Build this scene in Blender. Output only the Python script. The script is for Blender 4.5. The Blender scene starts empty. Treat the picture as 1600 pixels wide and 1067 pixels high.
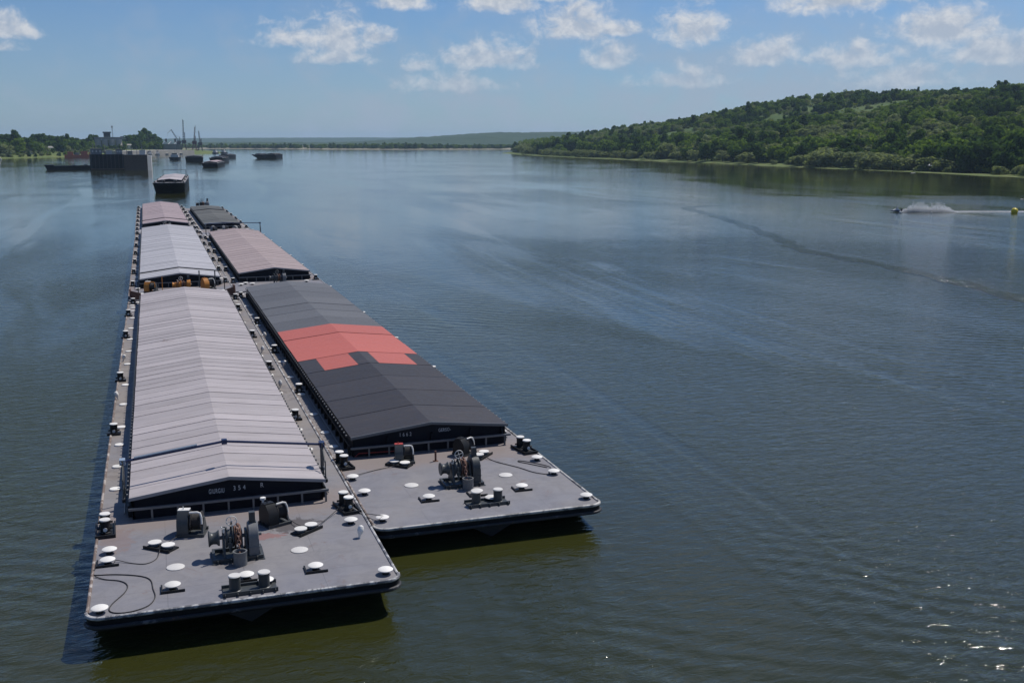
import bpy, math, random
import numpy as np
from mathutils import Vector, Matrix
R = math.radians
random.seed(7)
rng = np.random.default_rng(11)
scene = bpy.context.scene
col = scene.collection

# ------------------------------------------------------------------ camera
cam_d = bpy.data.cameras.new('camera')
cam = bpy.data.objects.new('camera', cam_d)
col.objects.link(cam)
cam.location = (0, 0, 17.35)
cam.rotation_euler = (R(90 - 10.66), 0, R(-18.577))
cam_d.sensor_width = 36.0
cam_d.lens = 1655 / 1600 * 36.0
cam_d.clip_start = 0.5
cam_d.clip_end = 40000
scene.camera = cam

# ------------------------------------------------------------------ light
SUN_EL, SUN_AZ = 56.0, 64.0          # azimuth clockwise from +Y (the way the barges point)
sun_d = bpy.data.lights.new('sun', 'SUN')
sun_d.energy = 4.3
sun_d.angle = R(0.5)
sun_d.color = (1.0, 0.955, 0.89)
sun = bpy.data.objects.new('sun', sun_d)
col.objects.link(sun)
to_sun = Vector((math.cos(R(SUN_EL)) * math.sin(R(SUN_AZ)), math.cos(R(SUN_EL)) * math.cos(R(SUN_AZ)), math.sin(R(SUN_EL))))
sun.rotation_euler = to_sun.to_track_quat('Z', 'Y').to_euler()
sun.location = (60, 30, 120)

scene.view_settings.view_transform = 'Standard'
scene.view_settings.look = 'None'
scene.view_settings.exposure = 0.0
scene.view_settings.gamma = 1.0
scene.view_settings.use_curve_mapping = False
scene.cycles.max_bounces = 4
scene.cycles.diffuse_bounces = 2
scene.cycles.glossy_bounces = 2
scene.cycles.volume_bounces = 0
scene.cycles.caustics_reflective = False
scene.cycles.caustics_refractive = False

SKY_STRENGTH = 0.075
SKY_TINT = (0.50, 0.76, 1.12)
VEIL_C, CLOUD_LO, CLOUD_HI = (4.7, 5.6, 7.0), (5.6, 6.4, 7.7), (9.0, 9.2, 9.6)


class NT:
    """tiny helper that writes shader node networks"""
    def __init__(s, tree):
        s.t = tree; s.n = tree.nodes; s.l = tree.links

    def node(s, typ, **kw):
        n = s.n.new(typ)
        for k, v in kw.items():
            setattr(n, k, v)
        return n

    def put(s, sock, v):
        if isinstance(v, bpy.types.NodeSocket):
            s.l.new(v, sock)
        elif v is not None:
            if isinstance(v, (tuple, list)) and len(v) == 3 and sock.type == 'RGBA':
                v = (*v, 1)
            sock.default_value = v

    def m(s, op, a, b=None, c=None, clamp=False):
        n = s.node('ShaderNodeMath', operation=op, use_clamp=clamp)
        s.put(n.inputs[0], a)
        if b is not None: s.put(n.inputs[1], b)
        if c is not None: s.put(n.inputs[2], c)
        return n.outputs[0]

    def rng(s, v, a, b, c=0.0, d=1.0, smooth=True):
        n = s.node('ShaderNodeMapRange', interpolation_type='SMOOTHSTEP' if smooth else 'LINEAR')
        s.put(n.inputs[0], v)
        for i, x in zip((1, 2, 3, 4), (a, b, c, d)): s.put(n.inputs[i], x)
        return n.outputs[0]

    def mix(s, f, a, b, blend='MIX'):
        n = s.node('ShaderNodeMix', data_type='RGBA', blend_type=blend)
        s.put(n.inputs['Factor'], f); s.put(n.inputs[6], a); s.put(n.inputs[7], b)
        return n.outputs[2]

    def noise(s, vec, scale, detail=4, rough=0.55, dist=0.0, out=0):
        n = s.node('ShaderNodeTexNoise')
        if vec is not None: s.l.new(vec, n.inputs['Vector'])
        n.inputs['Scale'].default_value = scale; n.inputs['Detail'].default_value = detail
        n.inputs['Roughness'].default_value = rough; n.inputs['Distortion'].default_value = dist
        return n.outputs[out]

    def mapping(s, vec, scale=(1, 1, 1), rot=(0, 0, 0), loc=(0, 0, 0)):
        n = s.node('ShaderNodeMapping')
        s.l.new(vec, n.inputs[0])
        n.inputs['Scale'].default_value = scale; n.inputs['Rotation'].default_value = rot; n.inputs['Location'].default_value = loc
        return n.outputs[0]


# ------------------------------------------------------------------ world: sky with fair-weather cumulus
world = bpy.data.worlds.new('World')
scene.world = world
world.use_nodes = True
w = NT(world.node_tree)
for n in list(w.n): w.n.remove(n)
wo = w.node('ShaderNodeOutputWorld'); bg = w.node('ShaderNodeBackground')
w.l.new(bg.outputs[0], wo.inputs[0])
sky = w.node('ShaderNodeTexSky', sky_type='NISHITA')
sky.sun_disc = False
sky.sun_elevation = R(SUN_EL)
sky.sun_rotation = R(SUN_AZ)
sky.altitude = 30
sky.air_density = 1.0
sky.dust_density = 0.3
sky.ozone_density = 1.8
gen = w.node('ShaderNodeTexCoord').outputs['Generated']
sep = w.node('ShaderNodeSeparateXYZ'); w.l.new(gen, sep.inputs[0])
az = w.m('DEGREES', w.m('ARCTAN2', sep.outputs[0], sep.outputs[1]))     # clockwise from +Y
el = w.m('DEGREES', w.m('ARCSINE', sep.outputs[2]))
PER = 72.0                                                              # the same kind of sky all the way round
az0 = w.m('SUBTRACT', w.m('MODULO', w.m('ADD', az, 360 - 18.6 + PER / 2), PER), PER / 2)
cn = w.node('ShaderNodeCombineXYZ')
w.put(cn.inputs[0], az); w.put(cn.inputs[1], w.m('MULTIPLY', el, 1.25)); cn.inputs[2].default_value = 3.7
n_big = w.noise(cn.outputs[0], 0.42, 3, 0.55)
n_fine = w.noise(cn.outputs[0], 1.15, 8, 0.62, 0.3)
# (azimuth from view axis, base elevation, half width, height, weight)
PUFFS = [(-5.5, 6.65, 1.75, 1.3, 1.0), (-0.4, 6.6, 2.4, 1.5, .75), (1.9, 7.1, 1.7, 1.2, .7),
         (-11.6, 4.7, 2.2, 1.7, .62), (-8.9, 4.4, 2.0, 2.3, .85), (-7.0, 5.0, 1.5, 1.1, .7), (-9.2, 3.9, 2.8, 1.2, .5),
         (-1.2, 3.75, 2.9, 1.7, .95), (3.3, 5.25, 2.5, 2.1, .9), (5.4, 5.4, 1.5, 1.0, .75), (9.2, 4.9, 2.3, 2.1, 1.0),
         (4.8, 3.7, 2.0, 1.7, .62), (-4.8, 3.6, 1.3, 1.2, .6), (16.3, 6.4, 3.2, 2.6, 1.0), (19.2, 6.8, 1.5, 1.8, .9),
         (21.4, 4.7, 3.4, 2.0, .8), (24.0, 7.0, 1.4, 1.3, .8), (23.8, 3.7, 3.4, 1.8, .8), (-24.6, 4.8, 1.7, 1.6, .85),
         (13.2, 3.8, 2.6, 1.8, .6), (17.3, 3.6, 3.2, 1.6, .66), (-25.4, 4.2, 2.4, .8, .5), (-30.5, 5.2, 2.4, 1.7, .8), (31, 5.0, 3, 2, .8),
         (8.2, 2.7, 4.0, 1.5, .3), (-3.5, 2.5, 4.5, 1.6, .28), (20, 2.6, 5, 1.6, .35), (28, 7.5, 2.6, 1.8, .8), (-33, 7.6, 2.5, 1.6, .75)]


def vm(op, *args):
    n = w.node('ShaderNodeVectorMath', operation=op)
    for i, v in enumerate(args): w.put(n.inputs[i], v)
    return n.outputs['Value' if op == 'LENGTH' else 'Vector']


pc = w.node('ShaderNodeCombineXYZ')
w.put(pc.inputs[0], az0); w.put(pc.inputs[1], el)
field = None
for a, e, hw, hh, wt in PUFFS:
    ec = e + 0.22 * hh
    v = vm('MULTIPLY_ADD', pc.outputs[0], (1 / hw, 1 / (0.8 * hh), 0), (-a / hw, -ec / (0.8 * hh), 0))
    v = vm('MAXIMUM', v, vm('MULTIPLY', v, (-1, -2.6, 1)))       # flat base, domed top
    f = w.m('ADD', vm('LENGTH', v), (1.0 - wt) * 0.42)
    field = f if field is None else w.m('MINIMUM', field, f)
field = w.m('MULTIPLY', w.m('SUBTRACT', 1.0, field), 0.95)
lump = w.m('ADD', w.m('MULTIPLY', w.m('SUBTRACT', n_fine, 0.5), 1.55), w.m('MULTIPLY', w.m('SUBTRACT', n_big, 0.5), 0.9))
cl = w.m('ADD', field, lump)
alpha = w.rng(cl, -0.10, 0.68)
cs = w.node('ShaderNodeVectorMath', operation='ADD'); w.l.new(cn.outputs[0], cs.inputs[0]); cs.inputs[1].default_value = (0.25, 0.55, 0)
n_up = w.noise(cs.outputs[0], 1.15, 5, 0.6, 0.3)
shade = w.rng(w.m('ADD', w.m('MULTIPLY', w.m('SUBTRACT', n_fine, n_up), 2.2), w.m('SUBTRACT', 0.75, w.m('MULTIPLY', cl, 0.55))), 0.0, 1.0)
# thin veil low over the horizon
base = w.mix(1.0, sky.outputs[0], SKY_TINT, 'MULTIPLY')
veil = w.m('MULTIPLY', w.rng(el, 10.5, 1.0), w.rng(w.m('ADD', n_big, w.m('MULTIPLY', az0, 0.006)), 0.3, 0.75, 0.35, 0.85))
skyc = w.mix(veil, base, VEIL_C)
cloud_c = w.mix(shade, CLOUD_LO, CLOUD_HI)
skyc = w.mix(w.m('MULTIPLY', alpha, w.rng(el, 0.8, 6.5, 0.35, 0.95)), skyc, cloud_c)
w.l.new(skyc, bg.inputs['Color'])
# overhead the same fair-weather sky goes on, its clouds a plainer noise field
bg2 = w.node('ShaderNodeBackground'); ms_ = w.node('ShaderNodeMixShader')
n_hi = w.noise(w.mapping(gen, (1, 1, 2.2)), 3.2, 5, 0.6)
w.put(bg2.inputs['Color'], w.mix(w.rng(n_hi, 0.53, 0.74, 0, 0.75), base, CLOUD_HI))
w.put(ms_.inputs[0], w.rng(el, 10.5, 13.0, smooth=False))
w.l.new(bg.outputs[0], ms_.inputs[1]); w.l.new(bg2.outputs[0], ms_.inputs[2]); w.l.new(ms_.outputs[0], wo.inputs[0])
bg2.inputs['Strength'].default_value = SKY_STRENGTH
bg.inputs['Strength'].default_value = SKY_STRENGTH


# ------------------------------------------------------------------ tagging and mesh helpers
def tag(o, label=None, cat=None, group=None, kind=None):
    if label: o['label'] = label
    if cat: o['category'] = cat
    if group: o['group'] = group
    if kind: o['kind'] = kind
    return o


def empty(name, loc=(0, 0, 0), rz=0.0):
    o = bpy.data.objects.new(name, None)
    col.objects.link(o)
    o.location = loc; o.rotation_euler = (0, 0, rz)
    o.empty_display_size = 0.5
    return o


def link(name, mesh, parent=None, loc=(0, 0, 0), rz=0.0, rot=None, scale=None):
    o = bpy.data.objects.new(name, mesh)
    col.objects.link(o)
    if parent is not None: o.parent = parent
    o.location = loc
    o.rotation_euler = rot if rot is not None else (0, 0, rz)
    if scale is not None: o.scale = scale if isinstance(scale, (tuple, list)) else (scale,) * 3
    return o


class MB:
    """collects shapes, then becomes ONE mesh"""
    def __init__(s):
        s.v = []; s.f = []

    def add(s, vs, fs):
        b = len(s.v)
        s.v.extend([tuple(float(c) for c in p) for p in vs])
        s.f.extend([tuple(i + b for i in f) for f in fs])
        return s

    def box(s, x0, x1, y0, y1, z0, z1):
        return s.add([(x0, y0, z0), (x1, y0, z0), (x1, y1, z0), (x0, y1, z0), (x0, y0, z1), (x1, y0, z1), (x1, y1, z1), (x0, y1, z1)],
                     [(0, 3, 2, 1), (4, 5, 6, 7), (0, 1, 5, 4), (1, 2, 6, 5), (2, 3, 7, 6), (3, 0, 4, 7)])

    def cyl(s, p0, p1, r0, r1=None, n=12, caps=True):
        r1 = r0 if r1 is None else r1
        p0 = Vector(p0); p1 = Vector(p1); d = (p1 - p0).normalized()
        a = d.orthogonal().normalized(); b = d.cross(a)
        vs = []
        for p, r in ((p0, r0), (p1, r1)):
            for k in range(n):
                t = 2 * math.pi * k / n
                vs.append(p + a * (r * math.cos(t)) + b * (r * math.sin(t)))
        fs = [(k, (k + 1) % n, n + (k + 1) % n, n + k) for k in range(n)]
        if caps: fs += [tuple(reversed(range(n))), tuple(range(n, 2 * n))]
        return s.add(vs, fs)

    def tube(s, pts, r, n=6, closed=False):
        pts = [Vector(p) for p in pts]
        m = len(pts); vs = []
        ref = None
        for i, p in enumerate(pts):
            if closed: d = pts[(i + 1) % m] - pts[i - 1]
            else: d = pts[min(i + 1, m - 1)] - pts[max(i - 1, 0)]
            d.normalize()
            if ref is None: ref = d.orthogonal().normalized()
            a = (ref - d * ref.dot(d)).normalized(); ref = a
            b = d.cross(a)
            rr = r[i] if isinstance(r, (list, tuple)) else r
            for k in range(n):
                t = 2 * math.pi * k / n
                vs.append(p + a * (rr * math.cos(t)) + b * (rr * math.sin(t)))
        fs = []
        for i in range(m if closed else m - 1):
            j = (i + 1) % m
            for k in range(n):
                fs.append((i * n + k, i * n + (k + 1) % n, j * n + (k + 1) % n, j * n + k))
        if not closed: fs += [tuple(reversed(range(n))), tuple(range((m - 1) * n, m * n))]
        return s.add(vs, fs)

    def lathe(s, prof, n=16, c=(0, 0, 0), axis='Z', a0=0.0, a1=2 * math.pi):
        """prof: list of (radius, height) along the axis"""
        full = abs(a1 - a0 - 2 * math.pi) < 1e-6
        k_n = n if full else n + 1
        vs = []
        for r, h in prof:
            for k in range(k_n):
                t = a0 + (a1 - a0) * k / n
                x, y = r * math.cos(t), r * math.sin(t)
                p = (x, y, h) if axis == 'Z' else ((h, x, y) if axis == 'X' else (y, h, x))
                vs.append((c[0] + p[0], c[1] + p[1], c[2] + p[2]))
        fs = []
        for i in range(len(prof) - 1):
            for k in range(n):
                k2 = (k + 1) % k_n if full else k + 1
                fs.append((i * k_n + k, i * k_n + k2, (i + 1) * k_n + k2, (i + 1) * k_n + k))
        if full:
            fs += [tuple(reversed(range(k_n))), tuple(range((len(prof) - 1) * k_n, len(prof) * k_n))]
        return s.add(vs, fs)

    def prism(s, poly, p, d):
        """poly: list of 3D points, extruded by vector d from offset p"""
        n = len(poly); p = Vector(p); d = Vector(d)
        vs = [Vector(q) + p for q in poly] + [Vector(q) + p + d for q in poly]
        fs = [tuple(reversed(range(n))), tuple(range(n, 2 * n))] + [(k, (k + 1) % n, n + (k + 1) % n, n + k) for k in range(n)]
        return s.add(vs, fs)

    def loft(s, rings, cap0=True, cap1=True):
        n = len(rings[0]); vs = [p for r in rings for p in r]; fs = []
        for i in range(len(rings) - 1):
            for k in range(n):
                fs.append((i * n + k, i * n + (k + 1) % n, (i + 1) * n + (k + 1) % n, (i + 1) * n + k))
        if cap0: fs.append(tuple(reversed(range(n))))
        if cap1: fs.append(tuple(range((len(rings) - 1) * n, len(rings) * n)))
        return s.add(vs, fs)

    def mesh(s, name, mat, smooth=35):
        me = bpy.data.meshes.new(name)
        me.from_pydata(s.v, [], s.f)
        import bmesh
        b = bmesh.new(); b.from_mesh(me); bmesh.ops.recalc_face_normals(b, faces=b.faces); b.to_mesh(me); b.free()
        if smooth:
            me.polygons.foreach_set('use_smooth', [True] * len(me.polygons))
            me.set_sharp_from_angle(angle=R(smooth))
        me.materials.append(mat)
        me.update()
        return me

    def build(s, name, mat, parent=None, loc=(0, 0, 0), rz=0.0, smooth=35):
        return link(name, s.mesh(name, mat, smooth), parent, loc, rz)


def shift_random(o, dz): o.location.z += random.uniform(-dz, dz)


# ------------------------------------------------------------------ materials
def new_mat(name):
    m = bpy.data.materials.new(name)
    m.use_nodes = True
    t = NT(m.node_tree)
    bs = t.n['Principled BSDF']
    return m, t, bs


def plain(name, colr, rough=0.6, metal=0.0, var=0.18, scale=1.5, rust=0.0, rustc=(0.13, 0.055, 0.03), spec=0.4, tint=0.0, bump=0.0):
    """painted or bare surface with uneven tone, some rust and faint relief"""
    m, t, b = new_mat(name)
    oc = t.node('ShaderNodeTexCoord').outputs['Object']
    n1 = t.noise(oc, scale, 5, 0.6)
    n2 = t.noise(oc, scale * 6, 4, 0.6)
    c = t.mix(n1, tuple(x * (1 - var) for x in colr), tuple(x * (1 + var) for x in colr))
    c = t.mix(t.rng(n2, 0.35, 0.75, 0, var), c, tuple(x * 0.55 for x in colr))
    if rust > 0:
        n3 = t.noise(oc, scale * 1.7, 7, 0.68, 0.4)
        c = t.mix(t.rng(n3, 0.72 - 0.25 * rust, 0.80 - 0.2 * rust), c, rustc)
    if tint > 0:
        rnd = t.node('ShaderNodeObjectInfo').outputs['Random']
        c = t.mix(1.0, c, t.mix(rnd, (1 - tint,) * 3, (1 + tint, 1 + tint * .94, 1 + tint * .9)), 'MULTIPLY')
    t.put(b.inputs['Base Color'], c)
    t.put(b.inputs['Roughness'], t.rng(n2, 0.2, 0.8, max(0.05, rough - 0.12), min(1, rough + 0.12)))
    b.inputs['Metallic'].default_value = metal
    b.inputs['Specular IOR Level'].default_value = spec
    if bump > 0:
        bn = t.node('ShaderNodeBump'); bn.inputs['Strength'].default_value = bump; bn.inputs['Distance'].default_value = 0.02
        t.l.new(n2, bn.inputs['Height']); t.l.new(bn.outputs[0], b.inputs['Normal'])
    return m


def deck_paint(name, c0, c1, rust=0.5, hatch_y=None, oil=False):
    m, t, b = new_mat(name)
    oc = t.node('ShaderNodeTexCoord').outputs['Object']
    big = t.noise(oc, 0.22, 4, 0.6)
    mid = t.noise(oc, 1.1, 6, 0.65, 0.6)
    fine = t.noise(oc, 9.0, 5, 0.6)
    c = t.mix(t.rng(big, 0.35, 0.68), c0, c1)
    c = t.mix(t.rng(mid, 0.42, 0.75, 0, 0.5), c, tuple(x * 0.72 for x in c0))
    c = t.mix(t.rng(mid, 0.55, 0.3, 0, 0.3), c, tuple(x * 1.22 for x in c1))
    r1 = t.noise(t.mapping(oc, (1, 1, 1), loc=(7, 3, 0)), 0.6, 8, 0.7, 0.7)
    c = t.mix(t.rng(r1, 0.645 - 0.08 * rust, 0.74, 0, 0.75), c, (0.135, 0.066, 0.045))
    chips = t.noise(t.mapping(oc, (1, 1, 1), loc=(1, 9, 0)), 5.0, 6, 0.72)
    c = t.mix(t.rng(chips, 0.69, 0.72, 0, 0.6), c, (0.36, 0.35, 0.36))
    # butt welds between the deck plates
    br = t.node('ShaderNodeTexBrick')
    t.l.new(oc, br.inputs['Vector'])
    br.inputs['Scale'].default_value = 1.0; br.inputs['Brick Width'].default_value = 5.6; br.inputs['Row Height'].default_value = 1.9
    br.inputs['Mortar Size'].default_value = 0.012; br.inputs['Color1'].default_value = (0, 0, 0, 1); br.inputs['Color2'].default_value = (0, 0, 0, 1); br.inputs['Mortar'].default_value = (1, 1, 1, 1)
    c = t.mix(t.m('MULTIPLY', br.outputs['Color'], 0.6), c, tuple(x * 0.5 for x in c0))
    if hatch_y:
        # trodden, dusty side decks along the hatch; rusty strip where the bow deck meets the coaming
        sp = t.node('ShaderNodeSeparateXYZ'); t.l.new(oc, sp.inputs[0])
        wob = t.m('MULTIPLY', t.m('SUBTRACT', mid, 0.5), 3.0)
        yv = t.m('ADD', sp.outputs[1], wob)
        dust = t.m('MULTIPLY', t.rng(yv, hatch_y + 1.0, hatch_y + 9.0), t.rng(big, 0.3, 0.6, 0.35, 0.9))
        c = t.mix(dust, c, (0.245, 0.215, 0.188))
        strip = t.m('MULTIPLY', t.rng(yv, hatch_y - 2.2, hatch_y - 0.5), t.rng(yv, hatch_y + 3.0, hatch_y + 0.5))
        c = t.mix(t.m('MULTIPLY', strip, 0.6), c, (0.235, 0.185, 0.16))
        patchy = t.noise(t.mapping(oc, loc=(13, 5, 0)), 0.9, 6, 0.7, 0.8)
        c = t.mix(t.m('MULTIPLY', dust, t.rng(patchy, 0.5, 0.62, 0, 0.6)), c, (0.12, 0.10, 0.09))
    if oil:
        def spot(x0, y0, rx, ry, amt, colr, prev):
            v = t.node('ShaderNodeVectorMath', operation='MULTIPLY_ADD')
            t.l.new(oc, v.inputs[0]); v.inputs[1].default_value = (1 / rx, 1 / ry, 0); v.inputs[2].default_value = (-x0 / rx, -y0 / ry, 0)
            ln = t.node('ShaderNodeVectorMath', operation='LENGTH'); t.l.new(v.outputs[0], ln.inputs[0])
            return t.mix(t.rng(t.m('ADD', ln.outputs['Value'], t.m('MULTIPLY', t.m('SUBTRACT', t.noise(oc, 2.6, 6, 0.7, 0.6), 0.5), 2.6)), 1.0, 0.72, 0, amt), prev, colr)
        c = spot(2.35, 7.1, 1.25, 0.85, 0.75, (0.060, 0.052, 0.052), c)
        c = spot(1.15, 6.1, 0.7, 0.4, 0.5, (0.24, 0.075, 0.06), c)
        c = spot(-4.7, 7.6, 0.7, 1.6, 0.5, (0.20, 0.135, 0.115), c)
        c = spot(-.3, 3.6, 0.9, 0.5, 0.4, (0.10, 0.085, 0.08), c)
    t.put(b.inputs['Base Color'], c)
    t.put(b.inputs['Roughness'], t.rng(mid, 0.3, 0.7, 0.48, 0.72))
    b.inputs['Specular IOR Level'].default_value = 0.3
    bn = t.node('ShaderNodeBump'); bn.inputs['Strength'].default_value = 0.7; bn.inputs['Distance'].default_value = 0.05
    t.put(bn.inputs['Height'], t.m('ADD', t.m('MULTIPLY', big, 1.2), t.m('MULTIPLY', fine, 0.12)))
    t.l.new(bn.outputs[0], b.inputs['Normal'])
    return m


def roof_metal(name, colr, tint=0.1, stain=0.5, dirt=(0.2, 0.17, 0.15)):
    m, t, b = new_mat(name)
    oc = t.node('ShaderNodeTexCoord').outputs['Object']
    ob = t.node('ShaderNodeObjectInfo')
    off = t.node('ShaderNodeVectorMath', operation='ADD')
    t.l.new(oc, off.inputs[0]); t.l.new(ob.outputs['Location'], off.inputs[1])
    p = off.outputs[0]
    big = t.noise(p, 0.12, 3, 0.5)
    streak = t.noise(t.mapping(p, (0.5, 3.2, 1)), 0.9, 6, 0.65, 0.3)
    fine = t.noise(p, 3.5, 5, 0.65)
    c = t.mix(big, tuple(x * .9 for x in colr), tuple(x * 1.1 for x in colr))
    c = t.mix(t.rng(streak, 0.45, 0.8, 0, stain), c, dirt)
    c = t.mix(t.rng(streak, 0.45, 0.2, 0, 0.35), c, tuple(min(.8, x * 1.3) for x in colr))
    c = t.mix(t.rng(fine, 0.62, 0.8, 0, stain * 0.7), c, tuple(x * 0.6 for x in dirt))
    # runs of dirt down the slope, rust, bird lime
    runs = t.noise(t.mapping(p, (0.22, 5.0, 1)), 1.0, 4, 0.6)
    c = t.mix(t.rng(runs, 0.55, 0.72, 0, stain * 0.8), c, tuple(x * 0.72 for x in colr))
    rs = t.noise(t.mapping(p, (1, 1, 1), loc=(3, 8, 1)), 0.5, 8, 0.72, 0.8)
    c = t.mix(t.rng(rs, 0.66, 0.76, 0, 0.55), c, (0.15, 0.085, 0.06))
    lime = t.noise(t.mapping(p, (1, 1, 1), loc=(9, 1, 1)), 2.6, 5, 0.75)
    c = t.mix(t.rng(lime, 0.735, 0.76, 0, 0.6), c, (0.5, 0.49, 0.46))
    rnd = ob.outputs['Random']
    c = t.mix(1.0, c, t.mix(rnd, (1 - tint,) * 3, (1 + tint,) * 3), 'MULTIPLY')
    t.put(b.inputs['Base Color'], c)
    t.put(b.inputs['Roughness'], t.rng(fine, 0.25, 0.75, 0.5, 0.7))
    b.inputs['Specular IOR Level'].default_value = 0.35
    bn = t.node('ShaderNodeBump'); bn.inputs['Strength'].default_value = 0.6; bn.inputs['Distance'].default_value = 0.05
    t.l.new(t.noise(p, 0.8, 3, 0.5), bn.inputs['Height']); t.l.new(bn.outputs[0], b.inputs['Normal'])
    return m


def scuffed(name, base, worn, amount=0.5):
    m, t, b = new_mat(name)
    oc = t.node('ShaderNodeTexCoord').outputs['Object']
    n1 = t.noise(oc, 1.6, 7, 0.72, 0.5)
    n2 = t.noise(t.mapping(oc, loc=(4, 4, 4)), 2.5, 6, 0.7)
    c = t.mix(t.rng(n1, 0.62 - 0.2 * amount, 0.66 - 0.1 * amount), base, worn)
    c = t.mix(t.rng(n2, 0.6, 0.72), c, (0.12, 0.05, 0.03))
    t.put(b.inputs['Base Color'], c)
    b.inputs['Roughness'].default_value = 0.6
    b.inputs['Specular IOR Level'].default_value = 0.3
    return m


def leaf_mat(name, c0, c1, c2, thin=0.38):
    """leaves: stands of one kind share a tone, every tree differs a little, light shines through"""
    m, t, b = new_mat(name)
    t.n.remove(b)
    ob = t.node('ShaderNodeObjectInfo')
    oc = t.node('ShaderNodeTexCoord').outputs['Object']
    geo = t.node('ShaderNodeNewGeometry').outputs['Position']
    stand = t.noise(geo, 0.018, 2, 0.5)
    c = t.mix(t.rng(t.m('ADD', stand, t.m('MULTIPLY', ob.outputs['Random'], 0.22)), 0.42, 0.82), c0, c1)
    c = t.mix(t.rng(t.noise(oc, 4.0, 2, 0.6), 0.42, 0.7, 0, 0.7), c, c2)
    d = t.node('ShaderNodeBsdfDiffuse'); tr = t.node('ShaderNodeBsdfTranslucent'); mx = t.node('ShaderNodeMixShader')
    t.put(d.inputs[0], c); t.put(tr.inputs[0], t.mix(1.0, c, (1.15, 1.15, 0.6), 'MULTIPLY'))
    mx.inputs[0].default_value = thin
    t.l.new(d.outputs[0], mx.inputs[1]); t.l.new(tr.outputs[0], mx.inputs[2])
    t.l.new(mx.outputs[0], t.n['Material Output'].inputs[0])
    return m


M = {}
M['deck'] = deck_paint('deck_paint', (0.182, 0.180, 0.200), (0.222, 0.210, 0.210), 0.6, 9.8)
M['deck_oil'] = deck_paint('deck_paint_oiled', (0.182, 0.180, 0.200), (0.222, 0.210, 0.210), 0.7, 9.8, True)
M['deck_warm'] = deck_paint('deck_paint_warm', (0.17, 0.155, 0.14), (0.22, 0.195, 0.17), 0.9)
M['hull'] = plain('hull_black', (0.008, 0.0082, 0.010), 0.55, var=0.35, scale=0.7, rust=0.25, rustc=(0.03, 0.017, 0.012), spec=0.2)
M['navy'] = plain('coaming_navy', (0.008, 0.009, 0.015), 0.6, var=0.3, scale=0.8, rust=0.12, rustc=(0.03, 0.02, 0.017), spec=0.15)
M['black'] = plain('fitting_black', (0.014, 0.0145, 0.016), 0.5, spec=0.25, var=0.4, scale=3, rust=0.25)
M['winch'] = plain('winch_grey', (0.055, 0.06, 0.062), 0.45, var=0.35, scale=2.5, rust=0.3)
M['winch_lt'] = plain('winch_light_grey', (0.15, 0.155, 0.16), 0.45, var=0.3, scale=2.5, rust=0.2)
M['steel'] = plain('worn_steel', (0.19, 0.19, 0.19), 0.45, var=0.3, scale=2.5, rust=0.3)
M['rust'] = plain('rusty_iron', (0.15, 0.075, 0.05), 0.75, var=0.4, scale=5)
M['chain'] = plain('chain_rust', (0.22, 0.12, 0.09), 0.7, var=0.35, scale=8)
M['white'] = plain('white_paint', (0.72, 0.70, 0.66), 0.55, var=0.12, scale=3, rust=0.35, rustc=(0.36, 0.28, 0.22), tint=0.12)
M['white_dull'] = plain('white_paint_dull', (0.6, 0.58, 0.55), 0.55, var=0.12, scale=3, rust=0.25, rustc=(0.33, 0.27, 0.23))
M['orange'] = plain('orange_paint', (0.5, 0.19, 0.025), 0.5, var=0.25, scale=3, rust=0.3)
M['redpaint'] = plain('red_paint', (0.38, 0.05, 0.04), 0.5, var=0.25, scale=3)
M['blue'] = plain('gantry_blue', (0.022, 0.034, 0.09), 0.4, var=0.3, scale=1.2, rust=0.1)
M['blue_lt'] = plain('gantry_pale_blue', (0.26, 0.33, 0.42), 0.45, var=0.2, scale=1.2)
M['rope'] = plain('rope_dark', (0.045, 0.042, 0.042), 0.85, var=0.3, scale=12)
M['rope_lt'] = plain('rope_pale', (0.2, 0.19, 0.18), 0.85, var=0.3, scale=12)
M['gun'] = scuffed('gunwale_scuffed', (0.13, 0.13, 0.14), (0.5, 0.49, 0.48), 0.85)
M['gun_worn'] = scuffed('gunwale_worn', (0.16, 0.155, 0.15), (0.5, 0.48, 0.45), 1.1)
M['gun_dk'] = scuffed('headlog_scuffed', (0.03, 0.03, 0.034), (0.13, 0.13, 0.14), 0.2)
M['gun_rust'] = scuffed('gunwale_rusty', (0.16, 0.12, 0.1), (0.42, 0.38, 0.35), 0.6)
M['letter'] = plain('letter_white', (0.62, 0.62, 0.62), 0.6, var=0.2, scale=6)
M['roof_a'] = roof_metal('hatch_roof_grey', (0.375, 0.338, 0.338), 0.13, 0.5)
M['roof_b'] = roof_metal('hatch_roof_bluish', (0.40, 0.39, 0.405), 0.08, 0.35)
M['roof_c'] = roof_metal('hatch_roof_pink', (0.37, 0.29, 0.29), 0.08, 0.35)
M['roof_e'] = roof_metal('hatch_roof_tan', (0.36, 0.285, 0.27), 0.08, 0.4)
M['roof_f'] = roof_metal('hatch_roof_olive', (0.105, 0.102, 0.085), 0.12, 0.5, (0.05, 0.045, 0.04))
M['roof_blk'] = roof_metal('hatch_roof_black', (0.033, 0.030, 0.033), 0.2, 0.5, (0.075, 0.06, 0.052))
M['roof_gry'] = roof_metal('hatch_roof_slate', (0.105, 0.106, 0.11), 0.10, 0.35, (0.05, 0.048, 0.05))
M['roof_red'] = roof_metal('hatch_roof_red', (0.42, 0.108, 0.082), 0.06, 0.3, (0.3, 0.10, 0.085))
M['under'] = plain('hatch_understructure', (0.02, 0.02, 0.023), 0.7)
M['trim'] = plain('hatch_edge_trim', (0.3, 0.29, 0.3), 0.5, var=0.2, scale=1.2, rust=0.2)
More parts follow.
